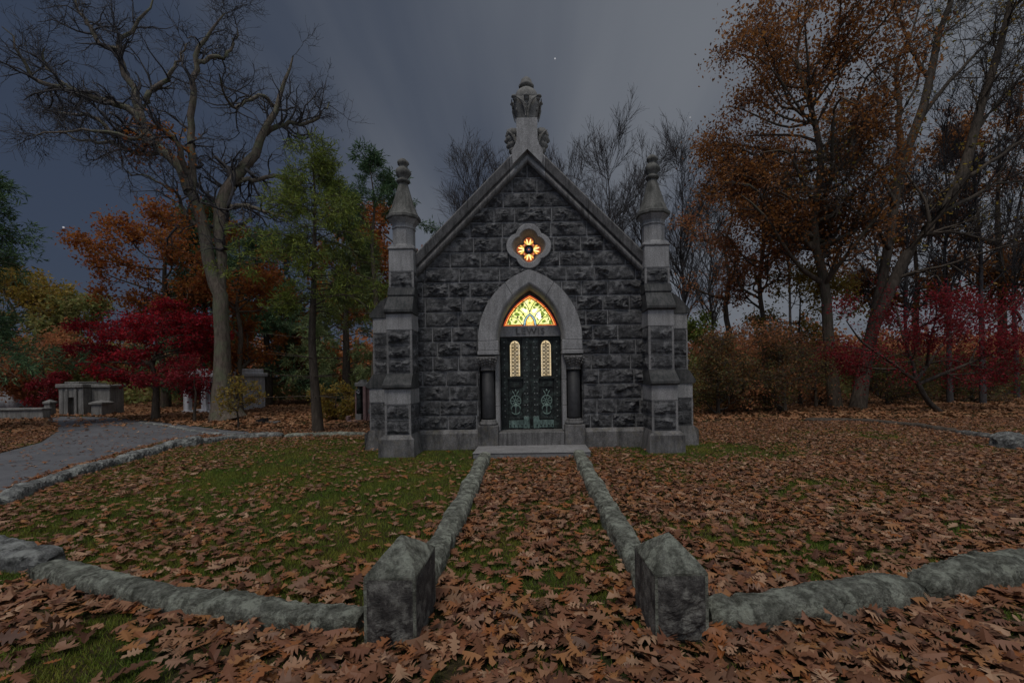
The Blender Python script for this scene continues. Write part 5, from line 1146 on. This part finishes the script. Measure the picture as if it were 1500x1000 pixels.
# cloud thickens to one side of the view and overhead
side = mth('MULTIPLY', mth('ADD', sx, .05), .42)
cl = mth('ADD', mth('ADD', nz.outputs['Fac'], side), mth('MULTIPLY', sz, .12))
cr = ramp(nt, [(.28, (0, 0, 0)), (.86, (1, 1, 1))]); cr.color_ramp.interpolation = 'EASE'; nt.links.new(cl, cr.inputs['Fac'])
sky = nt.nodes.new('ShaderNodeTexSky'); sky.sky_type = 'NISHITA'; sky.sun_disc = False; sky.sun_elevation = SUN_EL; sky.sun_rotation = SUN_AZ; sky.air_density = 1.0; sky.dust_density = 1.5
dusk = mixc(nt, 1., sky.outputs[0], (.16, .14, .16), 'MULTIPLY')
col = mixc(nt, .82, dusk, (.19, .265, .42))
col = mixc(nt, cr.outputs['Color'], col, (.80, .87, 1.0))
# brighter overhead, as an overcast sky is
el = nt.nodes.new('ShaderNodeMapRange'); el.inputs['From Min'].default_value = .66; el.inputs['From Max'].default_value = .95; el.inputs['To Min'].default_value = 1.; el.inputs['To Max'].default_value = 2.8; nt.links.new(sz, el.inputs['Value'])
back = nt.nodes.new('ShaderNodeMapRange'); back.inputs['From Min'].default_value = .1; back.inputs['From Max'].default_value = -.6; back.inputs['To Min'].default_value = 1.; back.inputs['To Max'].default_value = 2.6; nt.links.new(sy_, back.inputs['Value'])  # unseen sky behind the camera brightened, added to light the camera-facing foliage
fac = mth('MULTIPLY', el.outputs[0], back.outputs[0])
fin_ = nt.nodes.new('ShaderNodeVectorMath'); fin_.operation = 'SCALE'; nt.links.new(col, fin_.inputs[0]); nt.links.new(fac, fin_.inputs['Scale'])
out_col = fin_.outputs[0]
for px, py, e in ((813, 86, .7), (1011, 172, .45), (93, 333, .7)):      # three stars
    d = W(px, py, 1.) - V3(0, 0, CH); d /= np.linalg.norm(d)
    dp = nt.nodes.new('ShaderNodeVectorMath'); dp.operation = 'DOT_PRODUCT'; nt.links.new(tc.outputs['Generated'], dp.inputs[0]); dp.inputs[1].default_value = tuple(d)
    k = mth('GREATER_THAN', dp.outputs['Value'], math.cos(.0013)); out_col = mixc(nt, mth('MULTIPLY', k, .8), out_col, (e * 4, e * 4, e * 4.2))
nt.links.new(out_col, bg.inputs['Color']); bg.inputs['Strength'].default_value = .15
sd = bpy.data.lights.new('sun', 'SUN'); sd.energy = 1.0; sd.angle = R(18); sd.color = (1., .95, .88); so = bpy.data.objects.new('sun', sd); COL.objects.link(so)
dv = V3(math.sin(SUN_AZ) * math.cos(SUN_EL), math.cos(SUN_AZ) * math.cos(SUN_EL), math.sin(SUN_EL)); so.rotation_euler = Vector(-dv).to_track_quat('-Z', 'Y').to_euler(); so.location = (0, -5, 20)
vs_ = scene.view_settings; vs_.view_transform = 'Standard'; vs_.look = 'None'; vs_.gamma = 1; vs_.exposure = .3
scene.cycles.max_bounces = 6; scene.cycles.diffuse_bounces = 3; scene.cycles.glossy_bounces = 2; scene.cycles.transmission_bounces = 3; scene.cycles.transparent_max_bounces = 4
